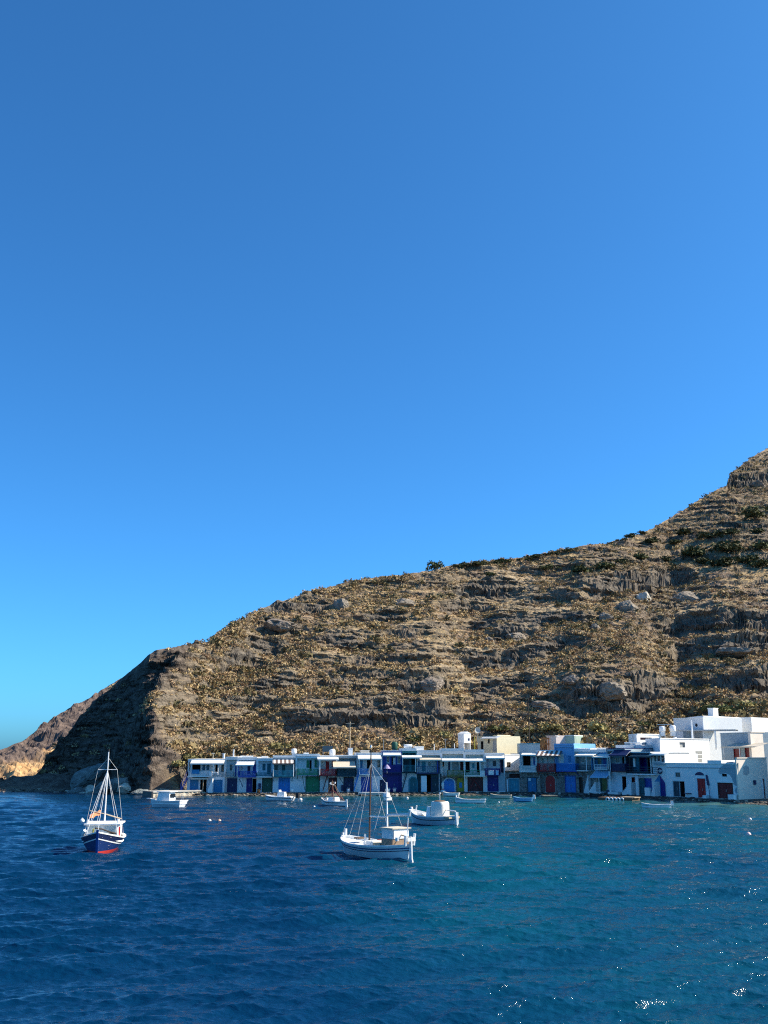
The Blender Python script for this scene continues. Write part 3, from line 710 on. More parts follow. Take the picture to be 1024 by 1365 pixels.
    def panel(s, x0, y0, x1, y1, mat, name='shutter', y=(-.05, .01), off=0.0, label=None):
        u0, u1, z0, z1 = s.R(x0, y0, x1, y1, off); z0 = max(z0, s.base)
        b = MB()
        if name == 'shutter':
            n = max(3, int((z1 - z0) / .14))
            b.box(u0, u1, y[0] + .02, y[1], z0, z1)
            for i in range(n): b.box(u0 + .04, u1 - .04, y[0], y[0] + .02, z0 + (z1 - z0) * (i + .2) / n, z0 + (z1 - z0) * (i + .8) / n)
        else: b.box(u0, u1, y[0], y[1], z0, z1)
        o = b.build(name, mat, s.root)
        if label: o['label'] = label
        return s.back(o, z0, z1) if name in ('shutter', 'door', 'sign', 'frame') else o
    def balcony(s, x0, y0, x1, y1, mat, out=1.1, style='slat', slab=None, braces=True, bmat=None):
        u0, u1, z0, z1 = s.R(x0, y0, x1, y1, -out)
        sl = MB().box(u0, u1, -out, -.004, z0 - .14, z0).build('balcony', slab or M.white2, s.root)
        r = MB(); o = out - .04
        def side(p, q):
            p = Vector(p); q = Vector(q); L = (q - p).length
            r.bar(p + Vector((0, 0, z1)), q + Vector((0, 0, z1)), .045, n=4); r.bar(p + Vector((0, 0, z0 + .1)), q + Vector((0, 0, z0 + .1)), .035, n=4)
            sp, w = {'slat': (.17, .062), 'bars': (.32, .022), 'solid': (.14, .068), 'rails': (1.0, .03)}[style]
            m = max(1, int(L / sp))
            for i in range(m + 1):
                c = p + (q - p) * (i / m); r.bar(c + Vector((0, 0, z0)), c + Vector((0, 0, z1)), w, n=4)
            if style == 'rails':
                for f in (.35, .65): r.bar(p + Vector((0, 0, z0 + (z1 - z0) * f)), q + Vector((0, 0, z0 + (z1 - z0) * f)), .03, n=4)
        side((u0 + .05, -o, 0), (u1 - .05, -o, 0)); side((u0 + .05, -o, 0), (u0 + .05, -.05, 0)); side((u1 - .05, -o, 0), (u1 - .05, -.05, 0))
        r.build('railing', mat, sl)
        if braces:
            b = MB(); m = max(2, int((u1 - u0) / 1.3))
            for i in range(m + 1):
                x = u0 + .1 + (u1 - u0 - .2) * i / m; b.bar((x, -.02, z0 - .75), (x, -out + .15, z0 - .16), .05, n=4)
            b.build('brace', bmat or mat, sl)
        return sl
    def awning(s, x0, x1, yb, yf, out=1.5, mat=None, posts=None, pmat=None, to=None, label=None, stripes=None):
        u0, u1 = s.loc(x0, yf, -out)[0], s.loc(x1, yf, -out)[0]; zb = s.loc((x0 + x1) / 2, yb)[1]; zf = s.loc((x0 + x1) / 2, yf, -out)[1]
        b = MB(); n = 7; rows = []
        for i in range(n + 1):
            f = i / n; y = -out * f; z = zb + (zf - zb) * f - .10 * math.sin(math.pi * f) * .6
            rows.append((y, z))
        for (ya, za), (yc, zc) in zip(rows[:-1], rows[1:]):
            b.hexa([(u0, yc, zc - .03), (u1, yc, zc - .03), (u1, ya, za - .03), (u0, ya, za - .03), (u0, yc, zc), (u1, yc, zc), (u1, ya, za), (u0, ya, za)])
        b.box(u0, u1, -out - .03, -out, zf - .16, zf + .01)
        o = b.build('awning', mat or M.canvas, s.root)
        if stripes:
            st = MB(); m = stripes
            for i in range(m):
                a = u0 + (u1 - u0) * (i + .25) / m; c = u0 + (u1 - u0) * (i + .7) / m
                for (ya, za), (yc, zc) in zip(rows[:-1], rows[1:]):
                    st.hexa([(a, yc, zc + .004), (c, yc, zc + .004), (c, ya, za + .004), (a, ya, za + .004), (a, yc, zc + .012), (c, yc, zc + .012), (c, ya, za + .012), (a, ya, za + .012)])
            st.build('stripe', M.canvas, o)
        zbot = s.loc((x0 + x1) / 2, to, -out)[1] if to else None
        for p in posts or ():
            u = s.loc(p, yf, -out)[0]
            MB().bar((u, -out + .06, (zbot if zbot is not None else s.base)), (u, -out + .06, zf - .02), .055, n=6).build('post', pmat or M.white, s.root)
        f = MB()
        for u in (u0 + .05, u1 - .05): f.bar((u, -.03, zb - .06), (u, -out + .04, zf - .06), .035, n=4)
        f.build('awning_frame', pmat or M.white2, o)
        if label: o['label'] = label
        return o
    def stair(s, x0, y0, x1, y1, mat, out=1.0, open_=False, rail=None):
        """steps climbing along the facade from (x0, y0) to (x1, y1), y0 the foot"""
        ua, za = s.loc(x0, y0, -out); ub, zb = s.loc(x1, y1, -out); za = max(za, s.base)
        n = max(4, int((zb - za) / .2)); b = MB()
        for i in range(n):
            p, q = ua + (ub - ua) * i / n, ua + (ub - ua) * (i + 1) / n; z = za + (zb - za) * (i + 1) / n
            if open_: b.box(p, q, -out, -.15, z - .06, z)
            else: b.box(p, q, -out, -.01, s.base, z)
        if open_:
            for y in (-out, -.2): b.bar((ua, y, za), (ub, y, zb - .05), .06, n=4)
        o = b.build('stairs', mat, s.root)
        if rail:
            r = MB(); r.bar((ua, -out, za + .9), (ub, -out, zb + .9), .035, n=4)
            for i in range(6): f = i / 5; r.bar((ua + (ub - ua) * f, -out, za + (zb - za) * f), (ua + (ub - ua) * f, -out, za + (zb - za) * f + .9), .025, n=4)
            r.build('handrail', rail, o)
        return o
    def beam(s, x0, y0, x1, y1, mat, r=.06, off=-.5, name='brace'):
        a = s.loc(x0, y0, off); b = s.loc(x1, y1, off)
        return MB().bar((a[0], off, a[1]), (b[0], off, b[1]), r, n=4).build(name, mat, s.root)
    def post(s, px, y0, y1, mat=None, off=-1.0, r=.06):
        u, z1 = s.loc(px, y0, off); z0 = max(s.loc(px, y1, off)[1], s.base)
        return MB().bar((u, off, z0), (u, off, z1), r, n=6).build('post', mat or M.white, s.root)
    def block(s, x0, y0, x1, y1, mat, name='chimney', y=(1.0, 1.8), cap=None):
        u0, u1, z0, z1 = s.R(x0, y0, x1, y1, y[0]); o = MB().box(u0, u1, y[0], y[1], z0, z1).build(name, mat, s.root)
        if cap: MB().box(u0 - .06, u1 + .06, y[0] - .06, y[1] + .06, z1, z1 + .08).build('cap', cap, o)
        return o
    # --- body
    def wallmesh(s, name, z0, z1, mat):
        w, D = s.w, s.depth - (s.sb if name == 'upper_wall' else 0); b = MB()
        hs = [(max(h[0], 0), min(h[1], w), max(h[2], z0), min(h[3], z1), h[4]) for h in s.holes]
        hs = [h for h in hs if h[1] - h[0] > .03 and h[3] - h[2] > .03]
        us = sorted({0.0, w} | {h[0] for h in hs} | {h[1] for h in hs}); zs = sorted({z0, z1} | {h[2] for h in hs} | {h[3] for h in hs})
        inh = lambda u, z: next((h for h in hs if h[0] < u < h[1] and h[2] < z < h[3]), None)
        cell = {}
        for i in range(len(us) - 1):
            for j in range(len(zs) - 1): cell[i, j] = inh((us[i] + us[i + 1]) / 2, (zs[j] + zs[j + 1]) / 2)
        for (i, j), h in cell.items():
            a, c, e, f = us[i], us[i + 1], zs[j], zs[j + 1]; y = h[4] if h else 0.0
            b.poly([(a, y, e), (c, y, e), (c, y, f), (a, y, f)])
            for (di, dj, p, q) in ((1, 0, (c, e), (c, f)), (0, 1, (a, f), (c, f))):
                k = cell.get((i + di, j + dj)); y2 = (k[4] if k else 0.0) if (i + di, j + dj) in cell else None
                if y2 is not None and abs(y2 - y) > 1e-6: b.poly([(p[0], y, p[1]), (q[0], y, q[1]), (q[0], y2, q[1]), (p[0], y2, p[1])])
        q = s.sk * D
        b.poly([(0, 0, z0), (0, 0, z1), (q, D, z1), (q, D, z0)]); b.poly([(w, 0, z0), (w + q, D, z0), (w + q, D, z1), (w, 0, z1)])
        b.poly([(q, D, z0), (q, D, z1), (w + q, D, z1), (w + q, D, z0)]); b.poly([(0, 0, z1), (w, 0, z1), (w + q, D, z1), (q, D, z1)])
        if name == 'upper_wall' and s.sb:
            b.box(0, .16, -s.sb, 0, z0, z1).box(w - .16, w, -s.sb, 0, z0, z1).box(.16, w - .16, -s.sb, -s.sb + .14, z1 - .3, z1)
        return b.build(name, mat, s.root, fix=False)
    def done(s):
        if s.zf is not None:
            s.wallmesh('ground_floor_wall', s.base - .5, s.zf - .03, s.low); s.wallmesh('upper_wall', s.zf - .03 + .006, s.zt, s.up).location.y = s.sb
        else: s.wallmesh('wall', s.base - .5, s.zt, s.low)
        w, D = s.w, s.depth
        q = s.sk * D; za, zb = s.zt + .004, s.zt + .13
        r = MB().hexa([(.02, -.10, za), (w - .02, -.10, za), (w - .02 + q, D, za), (.02 + q, D, za), (.02, -.10, zb), (w - .02, -.10, zb), (w - .02 + q, D, zb), (.02 + q, D, zb)])
        o = r.build('roof', s.roofmat, s.root)
        if s.par:
            p = MB(); h = s.par; z = s.zt + .134
            p.box(.02, w - .02, -.08, .12, z, z + h).box(.02, .2, .12, D, z, z + h).box(w - .2, w - .02, .12, D, z, z + h)
            p.build('parapet', s.roofmat, o)
        # step of dark wet masonry the house stands on
        MB().box(0, w, -1.5, -.01, -.5, s.base - .02 - .004 * (int(s.cx) % 3)).build('landing', M.wetstone, s.root) if s.base < 1 else None
        return s

# --- left end
h = House(249, 299, 1013, 'white porch house with roofed terrace at the left end behind the jetty', 1035, M.pale, M.white2)
h.door(254, 1039, 264, 1054, M.azure); h.opening(267, 1038, 275.5, 1054, M.dwood); h.door(284, 1040, 296, 1054, M.azure)
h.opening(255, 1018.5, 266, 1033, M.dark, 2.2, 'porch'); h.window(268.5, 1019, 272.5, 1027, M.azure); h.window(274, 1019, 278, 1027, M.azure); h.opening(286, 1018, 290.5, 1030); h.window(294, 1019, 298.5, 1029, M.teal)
h.balcony(250, 1028.5, 282, 1034.5, M.white2, .9, 'solid', M.white, False); h.panel(255.5, 1026, 266, 1031.5, M.azure, 'railing', (-1.0, -.93), -.9)
h.awning(253.5, 298, 1012.5, 1017.5, 1.3, M.canvas, (255, 284.5, 291), to=1033); h.awning(255, 276.5, 1035.5, 1037.5, 1.2, M.tan, (271,), M.lwood)
h.stair(277, 1054, 283.5, 1038, M.white, 1.1); h.panel(279.3, 1029, 283, 1034, M.white, 'pillar', (-1.15, -.7), -.9); h.panel(283, 1029.2, 290, 1030.4, M.white, 'ledge', (-1.0, -.02), -.9)
h.stair(240.5, 1054, 249, 1037, M.royal, 1.3, True, M.royal); h.block(297, 1005, 299, 1011, M.white, y=(1.5, 2.1), cap=M.white2); h.done()
h = House(299, 316, 1010, 'narrow grey house with dark blue boat door beside the porch house', 1035.5, M.grey, M.white2)
h.door(303.5, 1038, 315.5, 1056, M.navy); h.window(305.2, 1019, 309, 1027.5, M.grey); h.panel(312.5, 1020, 316, 1035, M.royal); h.balcony(300.5, 1029, 312, 1034, M.grey, .5, 'rails', M.grey, False)
h.block(310.5, 999, 312, 1010, M.white, y=(1.2, 1.5)); h.done()
h = House(316, 342, 1010.5, 'white house with royal blue balcony, white awning and indigo boat door', 1036, M.white2, M.pale)
h.door(329.2, 1038, 335.5, 1056.5, M.indigo); h.opening(336.5, 1038, 342, 1056, M.dark); h.opening(329, 1020, 333, 1032, M.navy, .3); h.panel(313.5, 1020, 317.5, 1033, M.royal); h.panel(336.5, 1019, 341.5, 1031, M.royal); h.window(320, 1020, 322.5, 1027)
h.balcony(318, 1028, 341.5, 1035, M.royal, 1.1, 'slat', M.royal, False); h.awning(314, 338.5, 1014.5, 1019.5, 1.4, M.canvas, (318,), M.royal, to=1035)
h.beam(319, 1038, 324, 1049, M.navy); h.beam(322.5, 1038, 319, 1052, M.white); h.done()
h = House(342, 363, 1011.5, 'pale house with two teal shutters above a dark green boat door', 1036, M.pale, M.pale)
h.panel(350, 1018, 354, 1027, M.teal); h.panel(356.3, 1018, 361, 1032, M.teal, 'door'); h.balcony(341.8, 1030, 362.8, 1035, M.teal, .9, 'slat', M.white2, False)
h.door(350, 1037.5, 363.5, 1055, M.dgreen, frame=M.dwood); h.panel(344.5, 1044, 348, 1053, M.navy, 'meter_box', (-.4, -.02)); h.done()
h = House(363, 394, 1010, 'pale grey house with torn dark pergola, aqua balcony and bright blue boat door', 1035, M.pale, M.bluegrey, parapet=.2)
h.door(372, 1037, 386, 1055.5, M.bright); h.balcony(364, 1027.5, 391, 1034.5, M.aqua, 1.1, 'slat', M.teal, True, M.aqua); h.awning(363.5, 392, 1012.5, 1017.5, 1.5, M.brown, (364.5, 391.5), M.pale, to=1035, stripes=5)
h.opening(376, 1020, 380.5, 1033, M.teal, .3); h.window(366.5, 1020, 370.5, 1027, M.teal); h.done()
h = House(394, 426, 1008, 'house with pale green shutters and green balcony over a wide green boat door', 1034, M.pale, M.pale, parapet=.2)
h.panel(409, 1013.5, 412.8, 1023.5, M.green); h.opening(413, 1013.5, 415.8, 1028, M.dark, .5); h.panel(419.8, 1013, 422.7, 1023.5, M.green); h.panel(423.6, 1013, 426, 1023.5, M.green)
h.balcony(396, 1025, 424.5, 1031.5, M.green, 1.1, 'slat', M.green, True, M.dgreen); h.door(408, 1035.5, 426, 1053, M.green, frame=M.dgreen); h.beam(403, 1034, 406.5, 1053, M.dgreen); h.done()
h = House(426, 449, 1008.5, 'white house with red doors and dark red balcony', 1034.5, M.white2, M.white2)
h.opening(434.7, 1015, 439.2, 1028, M.red, .14, 'door'); h.panel(443, 1012, 447.6, 1022, M.red); h.balcony(425.5, 1025.5, 448.5, 1033, M.red, 1.15, 'slat', M.dred, True, M.dred)
h.awning(423.5, 452, 1009, 1012, 1.4, M.canvas, (426.5,), M.white2, to=1033); h.door(438.5, 1037, 450, 1055, M.maroon); h.stair(430.5, 1055, 436, 1035, M.maroon, .9, True); h.done()
h = House(449, 476, 1008, 'blue grey house with big sloping sand coloured awning and dark teal balcony', 1035, M.white2, M.bluegrey)
h.awning(444.5, 474.5, 1015, 1022.5, 2.0, M.tan, None); h.balcony(449.5, 1024, 475, 1033.8, M.dteal, 1.15, 'solid', M.dteal, False); h.door(458.5, 1036.5, 471, 1055, M.navy, frame=M.dwood); h.beam(452, 1036, 457.5, 1044, M.dteal)
h.panel(455, 1046, 457.5, 1054, M.navy, 'barrel_rack', (-.5, -.05)); h.opening(458, 1016, 462, 1030, M.dteal, .3); h.done()
h = House(476, 510, 1004.5, 'house with bright blue outside stairs and blue balcony under a white awning', 1034, M.pale, M.pale)
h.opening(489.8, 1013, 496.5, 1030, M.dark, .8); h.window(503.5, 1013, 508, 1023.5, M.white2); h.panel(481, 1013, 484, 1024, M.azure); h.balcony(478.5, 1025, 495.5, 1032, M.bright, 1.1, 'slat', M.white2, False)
h.awning(477.5, 509, 1006, 1011.2, 1.5, M.canvas, (479, 508), M.pale, to=1032); h.stair(472, 1055, 479, 1031, M.bright, 1.5, True, M.bright); h.door(482, 1036, 495, 1055, M.royal); h.panel(497.5, 1035, 503, 1055, M.white2, 'door', (-.06, .01)); h.door(507, 1040, 509.8, 1055, M.navy); h.done()
h = House(510, 536, 1001.5, 'indigo painted house with indigo boat door and three white framed windows', 1031, M.indigo, M.royal, sb=.2, roofmat=M.white2)
h.window(515.7, 1008, 519.3, 1017, M.white2); h.opening(522, 1008, 527, 1028, M.navy, .4); h.panel(524.3, 1010, 527.5, 1019, M.white2, 'door', (-.03, .02)); h.window(530, 1007.5, 534, 1018, M.white2)
h.balcony(511, 1020, 535.5, 1029.5, M.indigo, 1.1, 'solid', M.navy, False); h.awning(511, 535, 1002.5, 1006.5, .7, M.white2); h.door(516.5, 1033, 533, 1055, M.indigo); h.panel(510.3, 1036, 515.5, 1055, M.navy, 'shutter'); h.done()
h = House(536, 556, 1001, 'teal house with outside stairs, arched teal boat door and sunlit white roof wall', 1030.5, M.pale, M.teal, parapet=.25)
h.awning(536.2, 563, 1006.5, 1009.5, 1.3, M.canvas, (537, 554), M.white2, to=1029); h.opening(549, 1011, 554, 1026, M.dark, .6); h.panel(538.5, 1013, 546, 1024, M.dteal, 'door'); h.balcony(537, 1020, 554.5, 1028, M.teal, 1.1, 'slat', M.dteal, False)
h.stair(536, 1056, 543, 1030, M.dteal, 1.2, True, M.dteal); h.door(546, 1036.5, 560, 1055.5, M.teal, arch=True, frame=M.aqua); h.done()
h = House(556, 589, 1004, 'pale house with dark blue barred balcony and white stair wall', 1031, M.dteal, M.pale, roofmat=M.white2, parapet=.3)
h.awning(559.5, 589.5, 1009.8, 1012.6, 1.4, M.tan, (583.5,), M.royal, to=1030); h.panel(557, 1014.5, 560, 1022, M.azure); h.window(571.5, 1015.5, 575.2, 1022, M.white2); h.panel(563, 1015, 568, 1028, M.aqua, 'door')
h.balcony(554.5, 1022, 585.5, 1030.5, M.navy, 1.2, 'bars', M.navy, False); h.panel(561, 1034, 568.2, 1055, M.pale, 'stair_wall', (-1.0, -.01)); h.door(575.5, 1037.5, 585, 1055, M.dteal, frame=M.navy); h.opening(568.6, 1033, 574.5, 1055, M.dark); h.panel(582, 1012.5, 586, 1030, M.navy, 'pillar', (-.3, -.01)); h.beam(585.5, 1031, 585.5, 1055, M.pale); h.done()
h = House(589, 620, 1002, 'stone boathouse with arched blue door and a mustard door under an olive balcony', 1034, M.stone2, M.white2, roofmat=M.white2, parapet=.35)
h.awning(589.5, 619.8, 1010.3, 1013.6, 1.5, M.canvas, (619,), M.white2, to=1055); h.opening(589.3, 1014.5, 592.3, 1022, M.dark, .5); h.panel(598, 1015, 600.5, 1027, M.navy, 'door'); h.panel(603, 1015, 612, 1027, M.grey, 'shutter'); h.opening(614, 1014.5, 618.5, 1028, M.dred, .4)
h.balcony(596.5, 1027, 619.5, 1033.8, M.olive, 1.1, 'slat', M.olive, True, M.olive); h.door(591.7, 1037.7, 606, 1055, M.bright, arch=True, frame=M.pale); h.door(609.5, 1037, 619, 1055, M.yellow, frame=M.olive); h.panel(612.3, 1043, 616, 1050, M.azure, 'sign', (-.05, .02)); h.done()
h = House(620, 647, 1003, 'white house with pale green balcony above a maroon boat door with crossed boards', 1034.5, M.white2, M.white2, roofmat=M.white2, parapet=.3)
h.awning(618, 648, 1010.5, 1013.8, 1.5, M.canvas, (640,), M.white, to=1034); h.opening(621.2, 1015, 626.5, 1030, M.dark, .5); h.opening(636, 1016, 639.3, 1030, M.dark, .5); h.panel(630, 1017, 633, 1024, M.aqua, 'sign', (-.03, .01))
h.balcony(620, 1027, 640, 1033.6, M.green, 1.1, 'rails', M.white, False); h.panel(639.6, 1027, 646, 1035, M.white2, 'parapet', (-1.1, -.02)); h.door(624, 1036.5, 643.5, 1055.5, M.maroon, frame=M.dwood)
h.beam(625, 1055, 634, 1037, M.dred, .08, -.14, 'board'); h.beam(643, 1055, 630, 1037, M.dred, .08, -.14, 'board'); h.done()
h = House(647, 674, 1005, 'white house with navy balcony hung with laundry and a navy boat door', 1033, M.pale, M.white2)
h.awning(648, 673.5, 1007, 1010.2, 1.4, M.canvas, (650.3, 666.5), M.navy, to=1032); h.window(657.5, 1014, 662, 1021.5, M.navy); h.opening(667.3, 1013, 673, 1030, M.navy, .3); h.balcony(646.5, 1024.5, 666.5, 1032.5, M.indigo, 1.15, 'solid', M.indigo, False); h.door(650.5, 1034, 664, 1056, M.indigo)
h.panel(665, 1031, 673, 1054, M.bluegrey, 'door', (-.06, .01)); h.done()
h = House(674, 694, 1029, 'low recessed boat bay with faded aqua doors between taller houses', None, M.stone2, group='boathouses along the shore', depth=5, roofmat=M.wood)
h.opening(679, 1031.5, 694.5, 1037, M.maroon, .8); h.door(678.5, 1038, 692, 1056, M.aqua, frame=M.bluegrey); h.panel(675.5, 1039, 677.2, 1055, M.pale, 'pillar', (-.3, -.01)); h.done()
h = House(694, 716, 1004, 'house with white solid balcony and dark recessed porch above a faded blue boat door', 1030, M.stone2, M.pale, roofmat=M.bluegrey)
h.opening(696.5, 1007, 706.5, 1026, M.dark, 1.8, 'porch'); h.panel(710.2, 1009, 714, 1020, M.royal); h.awning(694.5, 722, 1003.3, 1006, 1.2, M.canvas, (695.5,), M.white2, to=1027); h.balcony(692, 1021, 715, 1028, M.white2, 1.1, 'solid', M.white2, False)
h.door(703.5, 1036.5, 716.3, 1056, M.azure, frame=M.dteal); h.panel(704.3, 1037.2, 708, 1041, M.pale, 'sign', (-.03, .02)); h.stair(716, 1041, 720, 1033, M.stone, .6); h.done()
h = House(716, 741, 1001, 'stone house with striped brown awning, red balcony and arched red boat door', 1030, M.stone2, M.white2)
h.awning(714.5, 746, 1000.5, 1007.2, 1.9, M.brown, (717, 730, 738.5), M.maroon, to=1028, stripes=5); h.window(720, 1011, 724, 1018, M.white2, glass=M.grey); h.opening(736.5, 1008, 740, 1022, M.dark, .6); h.balcony(716, 1018, 740.5, 1028, M.red, 1.2, 'slat', M.dred, True, M.dred)
h.door(727.5, 1033.5, 743, 1056, M.red, arch=True, frame=M.stone); h.done()
h = House(741, 768, 993.5, 'sky blue painted house with bright blue balcony and bright blue boat door', 1028.5, M.stone2, M.skyblue, sb=.2, roofmat=M.skyblue, parapet=.12)
h.panel(744, 1005, 751, 1017, M.white2, 'frame', (-.04, .01)); h.opening(745, 1006, 750, 1016.8, M.dred, .2, 'door'); h.window(756.5, 1007, 761.3, 1017, M.skyblue, M.azure); h.balcony(741, 1018, 768, 1027.4, M.bright, 1.1, 'solid', M.royal, True, M.royal); h.door(754, 1034.5, 768.3, 1056, M.bright, frame=M.royal); h.done()
h = House(768, 790, 1002, 'stone house with cream awning and dark railed porch right of the sky blue house', 1027.5, M.stone2, M.grey, roofmat=M.white, parapet=.3)
h.awning(765, 790.5, 1003, 1006.8, 1.6, M.canvas, (781,), M.white, to=1027); h.window(771, 1010, 775, 1017, M.white2); h.opening(783, 1008, 789, 1025, M.dark, .9, 'porch'); h.balcony(768.5, 1020.5, 783.5, 1026.8, M.dteal, 1.0, 'rails', M.white2, False); h.opening(772, 1036, 777, 1055, M.dwood, .3, 'door'); h.stair(778.5, 1056, 784, 1033, M.white2, .8); h.done()
h = House(790, 811, 1003, 'house with light blue lower awning, white balcony rails and white steps', 1026.5, M.stone, M.azure, roofmat=M.white2, parapet=.3)
h.awning(789, 811.5, 1005, 1008.6, 1.4, M.canvas, (791.3, 810), M.white2, to=1025); h.window(793, 1011, 798, 1019, M.olive); h.panel(801, 1010, 805, 1022, M.royal, 'door'); h.balcony(791.5, 1019.5, 809.5, 1024.6, M.white, 1.1, 'rails', M.white2, False)
h.awning(786.5, 809, 1026, 1035.5, 1.7, M.lblue, (798,), M.white2); h.stair(785, 1056, 794, 1043, M.white2, 1.4); h.door(797.5, 1037, 802, 1054, M.dgreen); h.panel(803, 1036, 809, 1054, M.olive, 'shutter'); h.panel(790, 1055, 808, 1057, M.white2, 'step', (-1.45, -.05)); h.done()
h = House(811, 836, 998.5, 'house with navy gabled canopy and navy balcony above a pale blue wall', 1029, M.pale, M.bluegrey, roofmat=M.navy)
h.awning(811.5, 835, 999.5, 1006.5, 1.3, M.navy, (812.5,), M.white2, to=1027); h.opening(825, 1008.5, 830.3, 1026, M.maroon, .3, 'door'); h.window(816, 1010, 822, 1017, M.pale); h.balcony(814.5, 1018, 834, 1027.5, M.navy, 1.1, 'solid', M.maroon, False); h.post(812.5, 1028, 1058, M.white, -.9, .12)
h.stair(829.3, 1058, 841, 1043, M.white, 1.2); h.opening(829.5, 1035, 836, 1054, M.dark, 1.4); h.panel(818, 1055.5, 832, 1058.5, M.white2, 'step', (-1.3, -.05)); h.done()
h = House(836, 871, 1003.5, 'dark porch house with long black railing, maroon side door and blue boat doors', 1033, M.pale, M.dteal, roofmat=M.white2)
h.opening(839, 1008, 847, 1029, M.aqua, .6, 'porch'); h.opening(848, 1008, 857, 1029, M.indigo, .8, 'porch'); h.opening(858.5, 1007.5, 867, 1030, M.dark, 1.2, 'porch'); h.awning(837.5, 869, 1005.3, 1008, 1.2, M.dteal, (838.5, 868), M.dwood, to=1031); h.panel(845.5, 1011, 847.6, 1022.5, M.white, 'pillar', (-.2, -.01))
h.balcony(835, 1022.5, 870.3, 1031.5, M.dteal, 1.2, 'rails', M.white, False); h.opening(842.3, 1036, 847, 1058, M.dred, .4, 'door'); h.post(849.3, 1034, 1060, M.white, -.8, .22); h.door(852.8, 1038, 859.8, 1059, M.teal); h.door(860.4, 1038, 868.8, 1060, M.royal); h.panel(861.5, 1050, 868, 1062, M.white, 'garden_wall', (-1.3, -.9), -1.0); h.done()

# --- right end: the white complex
h = House(869, 889, 1006, 'small white turret house with row of windows, life ring hook and pointed blue doorway', 1021, M.white2, M.white2, sb=0, roofmat=M.white, depth=6)
h.window(872, 1007, 875, 1015, M.bluegrey); h.window(876, 1007, 880.3, 1015, M.bluegrey); h.window(881.4, 1007, 885.5, 1016, M.bluegrey); h.panel(873, 1016.5, 887, 1019.5, M.bluegrey, 'ledge', (-.25, -.01))
u0, u1, z0, z1 = h.R(872.5, 1033, 887, 1060.5); um = (u0 + u1) / 2; zs_ = z0 + (z1 - z0) * .62; z0 = h.base + .02
o = MB().prism([(u0, z0), (um + .2, z0), (um + .2, z1 - .1), (um, z1), (u0, zs_)], -.05, .01).build('niche', M.azure, h.root)
MB().prism([(um + .2, z0), (u1, z0), (u1, zs_), (um + .2, z1 - .1)], -.07, .01).build('door', M.indigo, h.root)
h.stair(868, 1061, 872, 1042, M.white2, 1.0); h.awning(866, 886, 1003.5, 1005.2, .8, M.white); h.done()
MBR = House(887, 985, 1018.5, 'long white seafront house with three boat doors and grey plaster patches', None, M.white, roofmat=M.white, depth=6, name='seafront_house', cat='house', group='white houses at the right end', bot=1063)
h = MBR
h.window(900.2, 1029.5, 907, 1036, M.bluegrey, bars=True); h.door(898, 1041.5, 906, 1062.5, M.dteal, leaves=1, frame=M.bluegrey); h.opening(906.6, 1041.5, 913, 1062.5, M.dark, 1.2)
h.door(930, 1037.5, 941.2, 1066, M.red, frame=M.pale); h.door(958, 1044, 977, 1067, M.dred, frame=M.dwood); h.opening(962.5, 1031.5, 969, 1035.2, M.dark, .4, 'vent')
u0, u1, z0, z1 = h.R(926.5, 1029, 938.5, 1033.5); um = (u0 + u1) / 2; hw = (u1 - u0) / 2
MB().prism([(um + hw * math.cos(math.pi * i / 8), z0 + (z1 - z0) * math.sin(math.pi * i / 8)) for i in range(9)], -.03, .02).build('fanlight', M.navy, h.root)
h.panel(889, 1023, 984, 1024, M.bluegrey, 'cornice', (-.09, .01)); h.panel(956, 1041.4, 978.5, 1043.3, M.white, 'lintel', (-.12, .01)); h.panel(976.5, 1059, 984, 1067, M.white, 'bench', (-.9, -.02)); h.panel(914, 1057, 922, 1058, M.navy, 'ledge', (-.35, -.01)); h.panel(942, 1060, 947, 1066, M.white, 'bench', (-.8, -.02))
def patch(h, pts, mat, name='plaster_patch', y=-.012):
    MB().prism([h.loc(*p) for p in pts][::-1], y, .003).build(name, mat, h.root)
patch(h, [(984.5, 1017), (976, 1015.5), (969, 1016), (964, 1020), (959, 1024), (957.5, 1029), (960, 1032), (968, 1030.5), (973, 1033), (976, 1038), (978, 1046), (982, 1048), (984.5, 1045)], M.bluegrey)
patch(h, [(984.5, 1049), (981, 1050), (979.5, 1054), (981, 1058), (984.5, 1057)], M.bluegrey)
h.panel(943.5, 1013.5, 962, 1019, M.white, 'parapet', (-.06, 3.0)); h.done()
# its sunlit side, turning away from the water
h = House(985.3, 1026, 1011, 'sunlit sand coloured side house with small dark red door at the right edge', None, M.sandpl, roofmat=M.sandpl, Y=(130.2, 133.8), depth=.2, name='side_house', cat='house', group='white houses at the right end', bot=1062)
h.opening(1015.5, 1038, 1019.5, 1051, M.dred, .25, 'door'); h.panel(1014.6, 1036.5, 1015.4, 1052, M.white, 'frame', (-.06, .01)); h.panel(1019.6, 1036.5, 1020.4, 1052, M.white, 'frame', (-.06, .01)); h.panel(1004.2, 1040, 1006.5, 1046, M.navy, 'meter_box', (-.2, .01))
patch(h, [(991, 1022), (995, 1020), (998.5, 1023), (999, 1030), (996, 1034), (991, 1032)], M.grey, y=-.012); h.done()
h = House(1006, 1070, 977, 'tall sand coloured house cut off by the right edge of the photo', None, M.sandpl, roofmat=M.sandpl, Y=(144, 150), depth=.4, name='tall_house', cat='house', group='white houses at the right end', bot=1050); h.done()
h = House(884, 950, 985.5, 'bright sunlit white house with barred window rising above the seafront house', None, M.white, roofmat=M.white, Y=(146, 155), depth=6, skew=True, name='terrace_house', cat='house', group='white houses at the right end', base=1.5)
